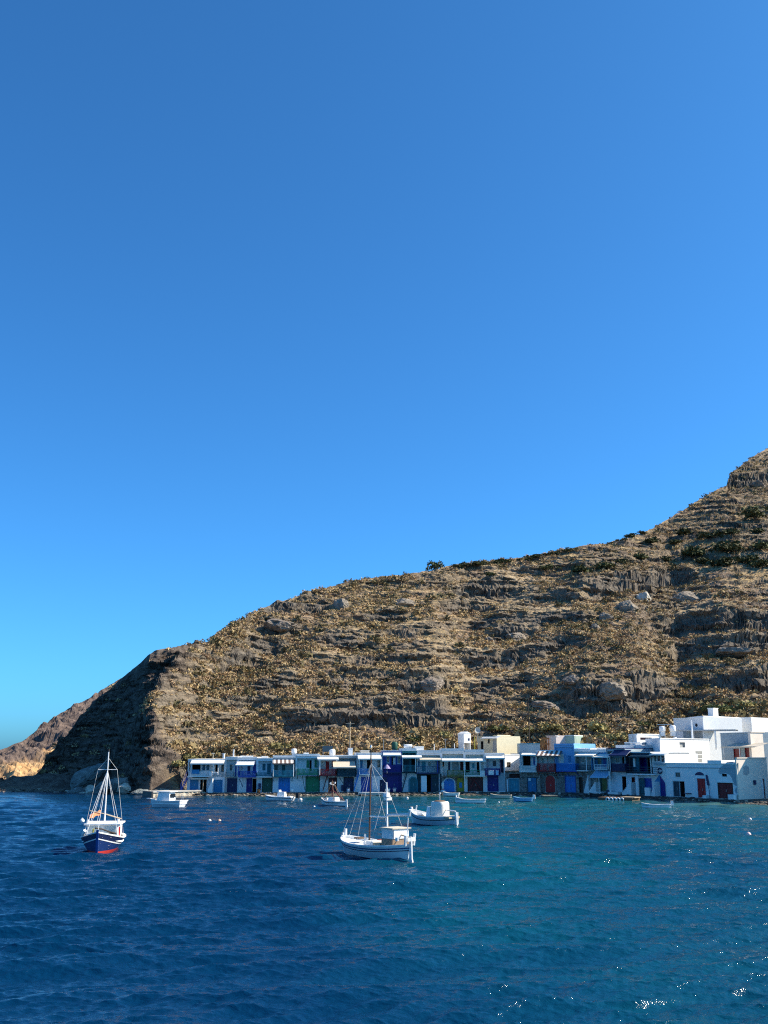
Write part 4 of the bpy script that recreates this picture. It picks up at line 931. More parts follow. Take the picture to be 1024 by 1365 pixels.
h.panel(927.5, 1001, 936, 1005, M.grey, 'shutter'); h.panel(927.5, 1006.3, 936, 1010.3, M.grey, 'shutter'); h.panel(927.5, 1011.6, 936, 1016, M.grey, 'shutter'); h.opening(906, 989.5, 913.5, 996.5, M.grey, .3, 'niche'); h.block(900, 982.5, 902, 986, M.white, y=(.2, .5)); h.done()
h = House(858, 884, 994, 'low white house with dark slit window in the roof level row', None, M.white, roofmat=M.white, Y=(150, 151), depth=7, name='terrace_house', cat='house', group='white houses at the right end', base=1.5)
h.opening(872, 998, 884, 1005, M.grey, .5, 'niche'); h.done()
h = House(853, 886, 979.5, 'white roof house with dark slatted window and terrace wall', None, M.white, roofmat=M.white, Y=(156, 160), depth=4, skew=True, name='terrace_house', cat='house', group='white houses at the right end', base=2)
h.opening(853.5, 983, 869, 986.4, M.maroon, .3, 'window'); h.done()
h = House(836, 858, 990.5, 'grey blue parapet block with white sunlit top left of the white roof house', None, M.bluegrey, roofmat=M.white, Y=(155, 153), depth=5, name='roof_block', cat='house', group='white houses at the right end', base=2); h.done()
h = House(904, 944, 957.5, 'shaded grey white wing of the top house with grey shutters and round vent', None, M.white, roofmat=M.white, Y=(166, 160), depth=8, name='top_house', cat='house', group='white houses at the right end', base=3)
h.panel(911, 973, 921, 985, M.bluegrey, 'shutter'); h.panel(926, 973, 937, 986, M.grey, 'shutter')
u, z = h.loc(928.5, 966.5); MB().lathe([(0, -.03), (.26, -.03), (.26, .02)], (u, 0, z), 14, 'y').build('vent', M.dark, h.root); h.done()
h = House(944, 1010, 957, 'sunlit white block of the top house with tall white chimney', None, M.white, roofmat=M.white, Y=(160, 171), depth=6, skew=True, name='top_house', cat='house', group='white houses at the right end', base=3)
h.block(951, 944.5, 957.5, 957, M.white, y=(.8, 1.7), cap=M.white); u, z = h.loc(970, 967); MB().lathe([(0, -.03), (.22, -.03), (.22, .02)], (u, 0, z), 14, 'y').build('vent', M.dark, h.root); h.panel(979, 957.4, 1009.5, 985, M.white, 'annex', (-3.0, -.02)); h.done()
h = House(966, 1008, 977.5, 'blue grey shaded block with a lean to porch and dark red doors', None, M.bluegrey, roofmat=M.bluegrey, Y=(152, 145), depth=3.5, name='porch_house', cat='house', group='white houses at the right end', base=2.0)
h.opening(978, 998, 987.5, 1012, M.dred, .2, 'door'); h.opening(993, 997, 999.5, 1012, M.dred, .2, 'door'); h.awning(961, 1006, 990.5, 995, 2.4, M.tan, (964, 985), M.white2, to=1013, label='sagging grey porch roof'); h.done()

# --- upper level in the middle
h = House(638, 664, 982.5, 'shaded wing of the cream house with small dark window', None, M.cream, roofmat=M.cream, Y=(170, 166), depth=5, name='cream_house', cat='house', group='small houses above the row', base=2)
h.opening(650.3, 985.5, 653, 991, M.dark, .25, 'window'); h.panel(657, 985, 662, 1002, M.grey, 'shutter'); h.awning(641, 663, 981.5, 983.2, .7, M.white); h.opening(641, 988, 644.5, 1001, M.dark, .4, 'door'); h.done()
h = House(664, 682, 981, 'sunlit cream yellow wing of the cream house with tall narrow window', None, M.cream, roofmat=M.cream, Y=(166, 169), depth=4, skew=True, name='cream_house', cat='house', group='small houses above the row', base=2)
h.opening(673.8, 985.5, 676, 994, M.grey, .2, 'window'); h.done()
h = House(731.5, 744, 981.5, 'small pale pink shed in the shade above the striped awning', None, M.pink, roofmat=M.pink, Y=(170, 168), depth=3, name='shed', cat='shed', group='small houses above the row', base=2.5); h.done()
h = House(744, 757, 982, 'small sunlit pinkish shed with dark square window', None, M.pink, roofmat=M.white, Y=(168, 169.5), depth=3, skew=True, name='shed', cat='shed', group='small houses above the row', base=2.5); h.opening(745.5, 984.5, 748, 987.5, M.dark, .2, 'window'); h.done()
h = House(757, 769, 981, 'small pale green shed at the right of the pink sheds', None, paint('pale_green_plaster', (.36, .46, .38), .1), roofmat=M.white2, Y=(169, 168), depth=3, name='shed', cat='shed', group='small houses above the row', base=2.5); h.done()
h = House(674, 694, 1007, 'bright sunlit white yard wall between the navy balcony house and the white balcony house', None, M.white, roofmat=M.white, Y=(158, 161), depth=.5, name='yard_wall', cat='wall', group='small houses above the row', base=1.0)
h.opening(675.5, 1016, 681, 1023, M.dwood, .2, 'window'); h.done()
h = House(694.5, 722, 992, 'greenish parapet terrace wall with white rail behind the white balcony house', None, M.bluegrey, roofmat=M.aqua, Y=(163, 163), depth=3, name='roof_terrace', cat='terrace', group='small houses above the row', base=2.5); h.done()

# the neighbour whose gable shadow lies on the side house
o = empty('gabled_house', (53.0, 129.0, 0), math.pi / 2, 'tall white gabled house standing just beyond the right edge', 'house', 'white houses at the right end')
MB().prism([(0, -.3), (6.2, -.3), (6.2, 9.7), (2.9, 11.1), (0, 9.5)], -6.0, 0).build('wall', M.white, o)
for z in (1.0, 4.2, 7.2):
    for x in (1.2, 3.8):
        f = MB().box(x, x + .9, 0, .05, z, z + 1.5).build('window', M.royal, o); MB().box(x + .08, x + .82, .05, .07, z + .08, z + 1.42).build('pane', M.glass, f)
MB().hexa([(-.2, -6.1, 9.42), (2.9, -6.1, 11.12), (2.9, .1, 11.12), (-.2, .1, 9.42), (-.2, -6.1, 9.55), (2.9, -6.1, 11.25), (2.9, .1, 11.25), (-.2, .1, 9.55)]).hexa([(2.905, -6.1, 11.12), (6.4, -6.1, 9.62), (6.4, .1, 9.62), (2.905, .1, 11.12), (2.905, -6.1, 11.25), (6.4, -6.1, 9.75), (6.4, .1, 9.75), (2.905, .1, 11.25)]).build('roof', M.white2, o)
# ------------------------------------------------------------------ things on roofs, poles, jetty
def on_roof(px, py, Y): return atY(px, py, Y)
def tank(px, py, Y, w, h, label, mat=None, horiz=False):
    p = atY(px, py, Y); k = Y / F; r = w * k / 2; hh = h * k
    o = empty('water_tank', p, 0, label, 'water tank', 'water tanks on the roofs')
    if horiz: MB().lathe([(0, -r), (hh * .35, -r), (hh * .5, -r * .85), (hh * .5, r * .85), (hh * .35, r), (0, r)], (0, 0, hh * .62), 14, 'x').build('barrel', mat or M.plastic, o, True)
    else: MB().lathe([(0, 0), (r * .95, 0), (r, hh * .1), (r, hh * .8), (r * .8, hh * .95), (r * .25, hh), (0, hh)], (0, 0, .1), 14).build('barrel', mat or M.plastic, o, True)
    MB().box(-r * .7, r * .7, -.3, .3, -.6, .12).build('stand', M.white2, o); return o
tank(392, 1005, 158, 7, 6, 'white funnel shaped water tank on the roof of the torn pergola house')
tank(443, 1007, 160, 8, 7, 'round white water tank on the roof behind the red balcony house')
tank(544, 998, 160, 11, 5, 'white horizontal solar tank on the sunlit roof right of the indigo house', horiz=True)
tank(883, 976, 160, 8, 7, 'left white barrel tank under the pergola poles on the white roof house')
tank(897, 976, 161, 8, 8, 'right white barrel tank beside the top house')
tank(526, 1000, 165, 8, 10, 'dark green cistern behind the indigo house roof', M.dgreen)
# white tank house on legs
p = atY(619.5, 1002, 165); o = empty('roof_shed', p, .55, 'white box shaped shed on short legs above the olive balcony house', 'shed', 'roof sheds')
k = 165 / F; MB().box(-5.5 * k, 5.5 * k, -.8, .8, 11 * k, 23 * k).build('body', M.white, o); MB().prism([(-5.8 * k, 23 * k), (5.8 * k, 23 * k), (0, 25.5 * k)], -.85, .85).build('roof', M.white, o)
for sx in (-1, 1): MB().box(sx * 5 * k - .06, sx * 5 * k + .06, -.7, .7, -.6, 11 * k).build('leg', M.white2, o)
MB().box(1 * k, 3.5 * k, -.83, -.79, 14 * k, 17 * k).build('vent', M.navy, o)
# dish
p = atY(636.5, 983, 168); o = empty('satellite_dish', p, .3, 'grey satellite dish on a mast beside the cream house', 'satellite dish')
MB().bar((0, 0, -.8), (0, 0, 1.1), .035).build('mast', M.steel, o)
MB().lathe([(0, .16), (.25, .13), (.42, .05), (.50, 0)], (0, -.15, 1.15), 18, 'y').build('dish', M.grey, o, True)
def pole(px, pyb, pyt, Y, r, mat, label, name='pole', cat='pole', group='poles above the roofs', arm=0):
    a = atY(px, pyb, Y); b = atY(px, pyt, Y); o = empty(name, a, 0, label, cat, group); h = b.z - a.z
    MB().bar((0, 0, -.8), (0, 0, h), r, r * .7).build('shaft', mat, o)
    if arm: MB().box(-arm, arm, -.05, .05, h * .93, h * .93 + .1).build('crossarm', mat, o)
    return o
pole(466.5, 1004, 962, 166, .11, M.lwood, 'pale utility pole with crossarm standing above the red balcony house', 'utility_pole', 'utility pole', arm=.7)
pole(706, 988, 930, 172, .09, M.dwood, 'dark wooden utility pole on the slope above the cream house', 'utility_pole', 'utility pole', arm=.5)
pole(511.5, 1001, 985, 158, .04, M.steel, 'thin grey antenna pole at the left corner of the indigo house', 'antenna', 'antenna')
pole(606, 1002, 991, 160, .07, M.white, 'short white post on the roof parapet left of the tank house', 'roof_post', 'post')
pole(579, 1003, 992, 160, .07, M.white, 'short white post on the roof above the barred balcony', 'roof_post', 'post')
pole(843.5, 992, 972, 158, .04, M.steel, 'thin mast on the roof block left of the white roof house', 'antenna', 'antenna')
pole(284, 1013, 1004, 158, .06, M.tan, 'stubby flue pipe on the porch house roof', 'flue', 'flue', arm=.25)
pole(594, 996, 986, 162, .03, M.steel, 'bent thin aerial between the two roof posts', 'antenna', 'antenna', arm=.2)
pole(887, 985, 965, 156, .05, M.steel, 'steel pergola pole on the roof between the two white tanks', 'antenna', 'antenna', arm=1.1)
pole(633, 1001, 982, 163, .07, M.yellow, 'yellow painted porch post left of the cream house', 'roof_post', 'post')
pole(783, 996, 984, 165, .03, M.steel, 'thin aerial right of the pale green shed', 'antenna', 'antenna')
pole(768, 988, 978, 165, .03, M.steel, 'short aerial left of the yellow green shrub behind the sheds', 'antenna', 'antenna')
# roof clutter
def box_thing(px, py, Y, w, h, label, mat, name='roof_box', cat='box', tilt=0, group='boxes on the roofs', d=.5):
    p = atY(px, py, Y); k = Y / F; o = empty(name, p, .2, label, cat, group)
    MB().box(-w * k / 2, w * k / 2, -d, d, -.3, h * k).build('body', mat, o); MB().box(-w * k / 2 - .04, w * k / 2 + .04, -d - .04, d + .04, h * k, h * k + .05).build('lid', M.white, o); return o
box_thing(329, 1011, 158, 16, 3, 'low white box wall on the roof above the royal blue balcony', M.white)
box_thing(558, 999, 160, 12, 3.5, 'low white box with a dark opening on the sunlit roof', M.white2)
box_thing(408, 1008, 159, 6, 4, 'white bundle box on the roof above the green balcony house', M.white)
box_thing(467, 1007, 159, 5, 9, 'narrow white chimney box on the roof above the dark teal balcony', M.white)
box_thing(486, 1005, 159, 11, 4, 'rounded cream bundle on the roof above the bright blue balcony', M.tan)
box_thing(353, 1011, 159, 8, 2.5, 'pale block on the roof above the dark green boat door', M.white2)
box_thing(848, 994, 152, 12, 3, 'white bench block on the roof of the dark porch house', M.white)
box_thing(775, 1003, 153, 16, 5, 'white parapet block above the cream awning right of the sky blue house', M.white)
box_thing(800, 1003, 152, 18, 5.5, 'long white parapet block above the light blue awning house', M.white)
box_thing(688, 1009, 164, 12, 4, 'low sunlit wall end beside the cream house', M.white)
box_thing(635, 1008, 158, 10, 5.5, 'white cube at the edge of the roof below the yellow post', M.white)
# solar panel
p = atY(437, 1003, 161); o = empty('solar_panel', p, .1, 'tilted dark solar panel on a frame behind the red balcony house', 'solar panel')
MB().hexa([(-.8, 0, .1), (.8, 0, .1), (.8, .9, .95), (-.8, .9, .95), (-.8, -.05, .15), (.8, -.05, .15), (.8, .85, 1.0), (-.8, .85, 1.0)]).build('panel', plain('solar_glass', (.02, .04, .06), .15), o)
f = MB()
for x in (-.7, .7): f.bar((x, .85, .9), (x, .85, -.7), .03).bar((x, 0, .1), (x, 0, -.7), .03)
f.build('stand', M.steel, o)
# orange fence
p = atY(727, 997, 169); o = empty('fence', p, .05, 'rusty orange fence panel left of the pink sheds', 'fence'); k = 169 / F
for i in range(5): MB().box((-5 + 2.4 * i) * k - .05, (-5 + 2.4 * i) * k + .05, -.05, .05, -.8, 13 * k).build('post', M.orange, o)
MB().box(-5.5 * k, 5.5 * k, -.09, -.055, 11 * k, 13 * k).box(-5.5 * k, 5.5 * k, -.09, -.055, 4 * k, 6 * k).build('rail', M.orange, o)
# pergola of the top house
A = atY(903, 973, 162); B = atY(982, 973, 158); d = (B - A); L = d.length; o = empty('pergola', (A.x, A.y, A.z), math.atan2(d.y, d.x), 'long grey slatted pergola on white posts in front of the top house', 'pergola')
s = MB()
for i in range(26): s.box(L * i / 26, L * i / 26 + .28, -.9, 1.6, -.06, 0)
s.build('slat', M.steel, o); b = MB(); b.box(0, L, -.95, -.82, -.22, -.065).box(0, L, 1.4, 1.55, -.22, -.065).build('beam', M.grey, o)
for f in (.265, .655): MB().box(L * f - .11, L * f + .11, -.95, -.75, -3.0, -.225).build('post', M.white, o)
p = atY(924, 974, 158); pole(923.5, 988, 960, 157.5, .13, M.white, 'thick white pole rising through the pergola', 'roof_post', 'post')
# life ring on the turret house, paddle on the seafront house
def wall_thing(h, px, py, name, label, cat, off=-.08):
    u, z = h.loc(px, py, off); q = h.P + h.e * u + h.n * off; return empty(name, (q.x, q.y, z), math.atan2(h.e.y, h.e.x), label, cat)
TU = House.__new__(House); TU.P = atY(869, 1056, facY(869)); TU.P.z = 0; e_ = atY(889, 1056, facY(889)); e_.z = 0; TU.e = (e_ - TU.P).normalized(); TU.n = Vector((-TU.e.y, TU.e.x, 0))
o = wall_thing(TU, 879.5, 1027.5, 'life_ring', 'dark life ring hanging on the wall above the pointed blue doorway', 'life ring', -.12)
rows = [[((.34 + .085 * math.cos(b)) * math.cos(a), .085 * math.sin(b), (.34 + .085 * math.cos(b)) * math.sin(a)) for b in [2 * math.pi * j / 8 for j in range(8)]] for a in [2 * math.pi * i / 18 for i in range(19)]]
MB().grid(rows, True).build('ring', M.navy, o, True)
MB().box(-.45, -.24, -.1, .1, -.05, .05).box(.24, .45, -.1, .1, -.05, .05).build('band', M.white, o)
o = wall_thing(MBR, 946.5, 1060, 'paddle', 'long dark paddle leaning on the wall between the red door and the garage door', 'paddle', -.25)
MB().bar((0, 0, -.4), (-.28, .15, 1.6), .035).build('shaft', M.navy, o); MB().hexa([(-.42, .10, 1.2), (-.08, .10, 1.2), (-.08, .15, 1.2), (-.42, .15, 1.2), (-.60, .16, 2.5), (-.34, .16, 2.5), (-.34, .2, 2.5), (-.60, .2, 2.5)]).build('blade', M.navy, o)
# jetty
A = atZ(204, 1062.8, 0); B = atZ(287, 1060.2, 0); d = B - A; L = d.length; o = empty('jetty', (A.x, A.y, 0), math.atan2(d.y, d.x), 'low sunlit stone jetty in front of the white porch house', 'jetty')
rows = []
for i in range(31):
    f = i / 30; z = .75 if f < .78 else .75 - (f - .78) * 2.2; w = lambda a: .09 * math.sin(i * a) 
    rows.append([(L * f, -.3 + w(2.1), -.6), (L * f, .0 + w(1.7), .1 + w(3.3)), (L * f, .15 + w(2.9), z - .12), (L * f, 2.6, z - .12), (L * f, 2.7, -.6)])
MB().grid(rows).build('body', M.quay, o)
MB().box(.0, L * .79, -.02, 2.75, .62, .80).build('cap', M.concrete, o); MB().box(-.25, .0, -.05, 2.7, -.5, .78).build('end_wall', M.wetstone, o)
# floating platform with tyres
A = atZ(797, 1067, 0); B = atZ(843, 1068.5, 0); d = B - A; L = d.length; o = empty('landing_stage', (A.x, A.y, 0), math.atan2(d.y, d.x), 'low landing stage hung with five white painted tyres', 'landing stage')
MB().box(0, L, 0, 2.2, -.4, .42).build('deck', M.wood, o); MB().box(L * .62, L * 1.05, .2, 2.0, .424, .52).build('board', M.lwood, o)
for i in range(5):
    rows = [[(L * (.30 + .105 * i) + (.21 + .085 * math.cos(b)) * math.cos(a), -.1 + .09 * math.sin(b), .17 + (.21 + .085 * math.cos(b)) * math.sin(a)) for b in [2 * math.pi * j / 7 for j in range(7)]] for a in [2 * math.pi * q / 14 for q in range(15)]]
    MB().grid(rows, True).build('tyre', M.plastic, o, True)
A = atZ(726, 1063, 0); o = empty('slipway', (A.x, A.y, 0), .1, 'small pale wooden slipway below the arched red boat door', 'slipway')
MB().box(-.1, 1.9, 0, 1.6, .15, .28).build('deck', M.lwood, o)
for x in (0, .9, 1.8): MB().bar((x, .1, -.6), (x, .1, .15), .06).bar((x, 1.5, -.6), (x, 1.5, .15), .06).build('pile', M.wood, o)
A = atZ(478, 1060.5, 0); B = atZ(514, 1060.5, 0); o = empty('quay_slab', (A.x, A.y, 0), 0, 'pale concrete quay slab in front of the bright blue stairs', 'quay'); L = (B - A).length
MB().box(0, L, 0, 1.6, -.4, .34).build('body', M.concrete, o); MB().box(-.05, L + .05, -.06, 1.6, .344, .44).build('cap', M.white2, o)
# laundry, umbrella, plants, barrels, planters on the quay
o = empty('umbrella', atY(516, 1026, facY(516) - 1.6), .3, 'half folded mauve umbrella leaning on the indigo balcony', 'umbrella')
MB().lathe([(.02, .75), (.30, .5), (.55, .15), (.52, .14), (.28, .45), (0, .7)], (0, 0, 0), 12).build('canopy', plain('mauve_cloth', (.36, .30, .46), .9), o); MB().bar((0, 0, -.5), (0, 0, .8), .02).build('pole', M.white, o)
for i, (px, c, l) in enumerate(((651, M.white, 'white towel hung over the navy balcony at its left end'), (654.5, M.plastic, 'pale shirt hung over the navy balcony'), (661, M.lblue, 'light blue cloth hung over the navy balcony at its right end'))):
    p = atY(px, 1027, facY(px) - 1.25); tag(MB().grid([[(x * .1, .02 * math.sin(x * 2 + z), -.09 * z) for x in range(5)] for z in range(8)]).build('laundry', c), l, 'laundry', 'laundry on the balcony').location = p
def person_free(): pass
for i, (px, py, mat, l) in enumerate(((518, 1053, M.white2, 'white bucket at the foot of the indigo boat door'), (526, 1053, M.pink, 'pink bucket at the foot of the indigo boat door'), (464.5, 1053, M.pale, 'pale bucket at the navy boat door beside the dark red door'), (345, 1055, M.orange, 'small terracotta pot left of the dark green boat door'),
                                     (389, 1055, M.white, 'white basin on the quay right of the bright blue boat door'), (811, 1057, M.navy, 'dark blue drum at the foot of the white post below the navy balcony'))):
    p = atY(px, py, facY(px) - .8); p.z = .42
    o = empty('bucket', p, 0, l, 'bucket', 'buckets on the quay'); MB().lathe([(0, 0), (.2, 0), (.26, .5), (.23, .5), (.18, .05), (0, .05)], n=12).build('body', mat, o, True)
    rows = [(.25 * math.cos(a), 0, .5 + .2 * math.sin(a)) for a in [math.pi * q / 8 for q in range(9)]]; MB().path(rows, .015, 4).build('handle', M.steel, o)
# white marker post at the waterline
p = atZ(590.5, 1059.5, 0); o = empty('marker_post', p, 0, 'white rounded marker post with a red band at the waterline', 'marker post'); k = p.y / F
MB().lathe([(0, -.4), (.16, -.4), (.18, .15), (.36, .25), (.40, .55), (.2, .75), (.16, 1.0), (.2, 1.15), (.24, 1.4), (.2, 1.7), (.1, 1.85), (0, 1.88)], n=16).build('post', M.plastic, o, True); MB().lathe([(.235, .66), (.22, .70), (.20, .86), (.19, .88)], n=16).build('band', M.red, o, True)

# ------------------------------------------------------------------ buoys
def buoy(px, py, r, mat, label, top=None):
    p = atZ(px, py, 0); o = empty('buoy', p, 0, label, 'buoy', 'mooring buoys')
    MB().lathe([(r * math.sin(a), -r * math.cos(a)) for a in [math.pi * i / 10 for i in range(11)]], (0, 0, r * .35), 14).build('float', mat, o, True)
    b = MB().bar((0, 0, r * 1.2), (0, 0, r * 1.75), r * .2)
    b.build('ring', top or M.steel, o); return o
buoy(279.5, 1095, .16, M.plastic, 'white buoy with green top left of the pair near the cabin cruiser', M.green)
buoy(292.5, 1096, .19, plain('pale_orange_plastic', (.75, .42, .25), .4), 'pale orange buoy right of the pair near the cabin cruiser')
buoy(998, 1114, .20, plain('pinkish_plastic', (.78, .55, .52), .4), 'faded pink buoy alone near the right edge')
buoy(543, 1064.5, .17, M.plastic, 'small white buoy off the arched teal boat door')
buoy(419, 1076, .12, M.plastic, 'tiny white buoy left of the boat with brown rigging')
buoy(109.5, 1095.5, .22, M.plastic, 'round white buoy behind the blue and red boat')
buoy(1000, 1093, .15, M.plastic, 'small white float near the beach at the right edge')
buoy(665, 1070, .11, M.plastic, 'tiny white float behind the long white rowing boat')
# ------------------------------------------------------------------ boats
def hull_fn(L, B, fb, draft, stern=.0, full=2.6, sternw=.0, rake=.10):
    """returns P(t, z, side): point of the outer skin; t -1 stern .. 1 bow"""
    def half(t):
        if t >= 0: return B / 2 * (1 - t ** full)
        return B / 2 * (1 - (1 - sternw) * (-t) ** (full + .6))
    def sheer(t): return fb[1] + (fb[0] - fb[1]) * max(t, 0) ** 1.9 + (fb[2] - fb[1]) * max(-t, 0) ** 1.9
    def P(t, z, side):
        zs = sheer(t); v = max(0.0, min(1.0, (z + draft) / (zs + draft)))
        b = half(t) * (v ** .42) * (.86 + .14 * v)
        x = t * L / 2 * (1 - rake * (1 - v) * (abs(t) ** 3))
        return (x, side * b, z)
    return P, sheer, half
class Boat:
    def __init__(s, bow, stern, label, L=None, B=2.4, fb=(1.2, .75, .95), draft=.45, name='fishing_boat', cat='boat', group='boats moored in the bay', sternw=.0, full=2.6, roll=0.0, rake=.10, dy=None):
        a, b = atZ(*bow), atZ(*stern); d = a - b
        s.L = L or d.length; s.B = B
        c = (a + b) / 2
        h = math.atan2(d.y if dy is None else dy, d.x)
        s.root = empty(name, c, h, label, cat, group); s.root.rotation_euler = (roll, 0, h)
        s.P, s.sheer, s.half = hull_fn(s.L, B, fb, draft, full=full, sternw=sternw, rake=rake); s.draft = draft; s.sternw = sternw
        s.ts = [-1 + 2 * i / 28 for i in range(29)]
    def band(s, name, zl, zh, mat, n=4, grow=0.0):
        """strip of hull skin between two heights; numbers are absolute, ('s', d) is measured down from the sheer"""
        g = lambda z, t: s.sheer(t) - z[1] if isinstance(z, tuple) else z
        b = MB()
        for side in (-1, 1):
            rows = []
            for t in s.ts:
                z0, z1 = g(zl, t), g(zh, t); r = []
                for j in range(n + 1):
                    x, y, z = s.P(t, z0 + (z1 - z0) * j / n, side); r.append((x * (1 + grow * .15), y + side * grow, z))
                rows.append(r)
            b.grid(rows)
        if s.sternw > 0:   # transom
            z0, z1 = g(zl, -1), g(zh, -1); l = [s.P(-1, z0 + (z1 - z0) * j / n, -1) for j in range(n + 1)]; r = [s.P(-1, z0 + (z1 - z0) * j / n, 1) for j in range(n + 1)]
            b.grid([l, r])
        return b.build(name, mat, s.root, True)
    def shell(s, hull, bottom, strake, wl=.10, sk=.22, rail=None, deckmat=None, deck_drop=.22, floor=None, capw=.11, stripe=None):
        s.band('bottom', -s.draft, wl, bottom); s.band('hull', wl, ('s', sk), hull, 6); s.band('strake', ('s', sk), ('s', 0), strake, 2, .006)
        if stripe: s.band('stripe', ('s', sk + .02), ('s', sk - .045), stripe, 1, .022)
        dz = lambda t: (s.sheer(t) - deck_drop) if floor is None else floor
        iw = capw
        rows = []; inner = MB()
        for t in s.ts:
            hb = max(0, s.half(t) - iw); x = s.P(t, s.sheer(t), 1)[0] * (1 - iw / s.L)
            rows.append([(x, -hb * .98, dz(t)), (x, -hb * .5, dz(t) + .03), (x, 0, dz(t) + .04), (x, hb * .5, dz(t) + .03), (x, hb * .98, dz(t))])
            s_ = s.sheer(t)
        MB().grid(rows).build('deck', deckmat or M.plastic, s.root)
        g = MB()
        for side in (-1, 1):
            R_ = []
            for t in s.ts:
                x, y, z = s.P(t, s.sheer(t), side); hb = max(0, s.half(t) - iw); xi = x * (1 - iw / s.L)
                R_.append([(x, y + side * .02, z - .05), (x, y + side * .02, z + .03), (xi, side * hb, z + .03), (xi, side * hb, dz(t) - .01)])
            g.grid(R_)
        if s.sternw > 0:
            t = -1; x, y, z = s.P(t, s.sheer(t), 1); hb = s.half(t) - iw; xi = x * (1 - iw / s.L)
            g.grid([[(x - .02, -y, z - .05), (x - .02, -y, z + .03), (xi + .06, -hb, z + .03), (xi + .06, -hb, dz(t) - .01)], [(x - .02, y, z - .05), (x - .02, y, z + .03), (xi + .06, hb, z + .03), (xi + .06, hb, dz(t) - .01)]])
        g.build('gunwale', rail or M.plastic, s.root)
    def box(s, name, x0, x1, y0, y1, z0, z1, mat, parent=None, taper=0.0):
        t = taper
        return MB().hexa([(x0, y0, z0), (x1, y0, z0), (x1, y1, z0), (x0, y1, z0), (x0 + t, y0 + t, z1), (x1 - t, y0 + t, z1), (x1 - t, y1 - t, z1), (x0 + t, y1 - t, z1)]).build(name, mat, parent or s.root)
    def rod(s, name, p, q, r, mat, r2=None, parent=None): return MB().bar(p, q, r, r2, 7).build(name, mat, parent or s.root)
    def stays(s, top, ends, mat, r=.018):
        for e in ends: s.rod('stay', top, e, r, mat)
    def stem(s, mat, h=.25, w=.07):
        b = MB(); zs = s.sheer(1); x = s.L / 2
        b.hexa([(x - .3 - .1 * s.L * .5, -w, -s.draft), (x - .1 * s.L * .5 + .02, -w, -s.draft), (x - .1 * s.L * .5 + .02, w, -s.draft), (x - .3 - .1 * s.L * .5, w, -s.draft), (x - .12, -w, zs + h), (x + .07, -w, zs + h), (x + .07, w, zs + h), (x - .12, w, zs + h)])
        return b.build('stem', mat, s.root)
    def rudder(s, mat, h=.5, tiller=True):
        x = -s.L / 2; zs = s.sheer(-1)
        o = MB().prism([(x - .42, -.45), (x + .06, -.45), (x + .02, zs + h), (x - .16, zs + h), (x - .2, .2)], -.04, .04).build('rudder', mat, s.root)
        if tiller: MB().bar((x - .1, 0, zs + h - .06), (x + .95, 0, zs + h + .05), .04).build('tiller', M.lwood, o)
        return o

# 1 blue boat with red bottom
b = Boat((122, 1144), (149, 1124.5), 'dark blue fishing boat with red bottom, white cabin and tall white rigging', L=5.9, B=2.75, fb=(1.35, .85, .95), draft=.5, name='fishing_boat', full=2.4)
NB_ = plain('navy_hull_paint', (.010, .016, .06), .3); BB = paint('blue_hull_paint', (.008, .028, .12), .2, .35, 2.5, (.05, .06, .09), .05); RB = plain('red_bottom_paint', (.50, .035, .025), .5)
b.shell(BB, RB, NB_, .17, .42, M.white, M.white2, .30, stripe=M.plastic); b.stem(plain('blue_stem_paint', (.012, .06, .24), .4), .12)
b.box('cabin', -1.9, .75, -1.0, 1.0, .5, 1.62, M.plastic, taper=.06); c = b.box('cabin_roof', -2.05, .9, -1.14, 1.14, 1.62, 1.70, M.white)
for y in (-.95, .95): b.rod('lamp', (.5, y, 1.7), (.5, y, 1.95), .09, M.plastic)
for y0, y1 in ((-.85, -.1), (.1, .85)): b.box('window', .70, .745, y0, y1, 1.15, 1.5, plain('pale_window', (.5, .56, .55), .15))
b.box('bow_mark', 2.15, 2.6, -.36, -.30, 1.12, 1.5, M.yellow); MB().path([(2.5, -.2, 1.55), (1.9, .1, 1.45), (1.2, .6, 1.2), (.9, .9, 1.1)], .05).build('boom', M.dwood, b.root)
b.box('door', -.4, .1, .985, 1.02, .75, 1.45, M.red); b.box('locker', .95, 1.3, .35, .8, .85, 1.15, M.dwood)
m = b.rod('mast', (-.2, 0, 1.6), (-.2, 0, 6.2), .055, M.white, .035); b.rod('mast_head', (-.2, 0, 6.2), (-.2, 0, 6.35), .06, M.dark, parent=m)
b.rod('spreader', (-.2, -.62, 5.05), (-.2, .62, 5.05), .02, M.white)
b.stays((-.2, 0, 5.0), [(2.2, -.75, 1.2), (1.0, -1.15, 1.0), (-2.2, -.8, 1.0), (-1.4, -1.1, 1.0), (-2.2, .85, 1.0), (1.4, 1.05, 1.1), (2.75, 0, 1.45)], M.white, .013)
for sy in (-1, 1): MB().path([(-.2, 0, 5.8), (-.2, sy * .62, 5.05), (-.2, sy * 1.25, .95)], .011).build('stay', M.rope, b.root)
b.rod('gaff', (-.2, 0, 2.25), (-1.6, .9, 1.85), .04, M.lwood)
MB().grid([[(-.05 + .10 * i, -.25 - .10 * i, 2.5 - .04 * i - .09 * j + .05 * math.sin(i * 2 + j)) for i in range(7)] for j in range(4)]).build('flag', plain('orange_cloth', (.75, .26, .12), .9), b.root); b.rod('flag_pole', (-.2, 0, 2.25), (.55, -.85, 2.5), .025, M.lwood)
b.rod('bow_roller', (2.1, -1.0, 1.1), (2.3, -.85, 1.4), .11, M.plastic)
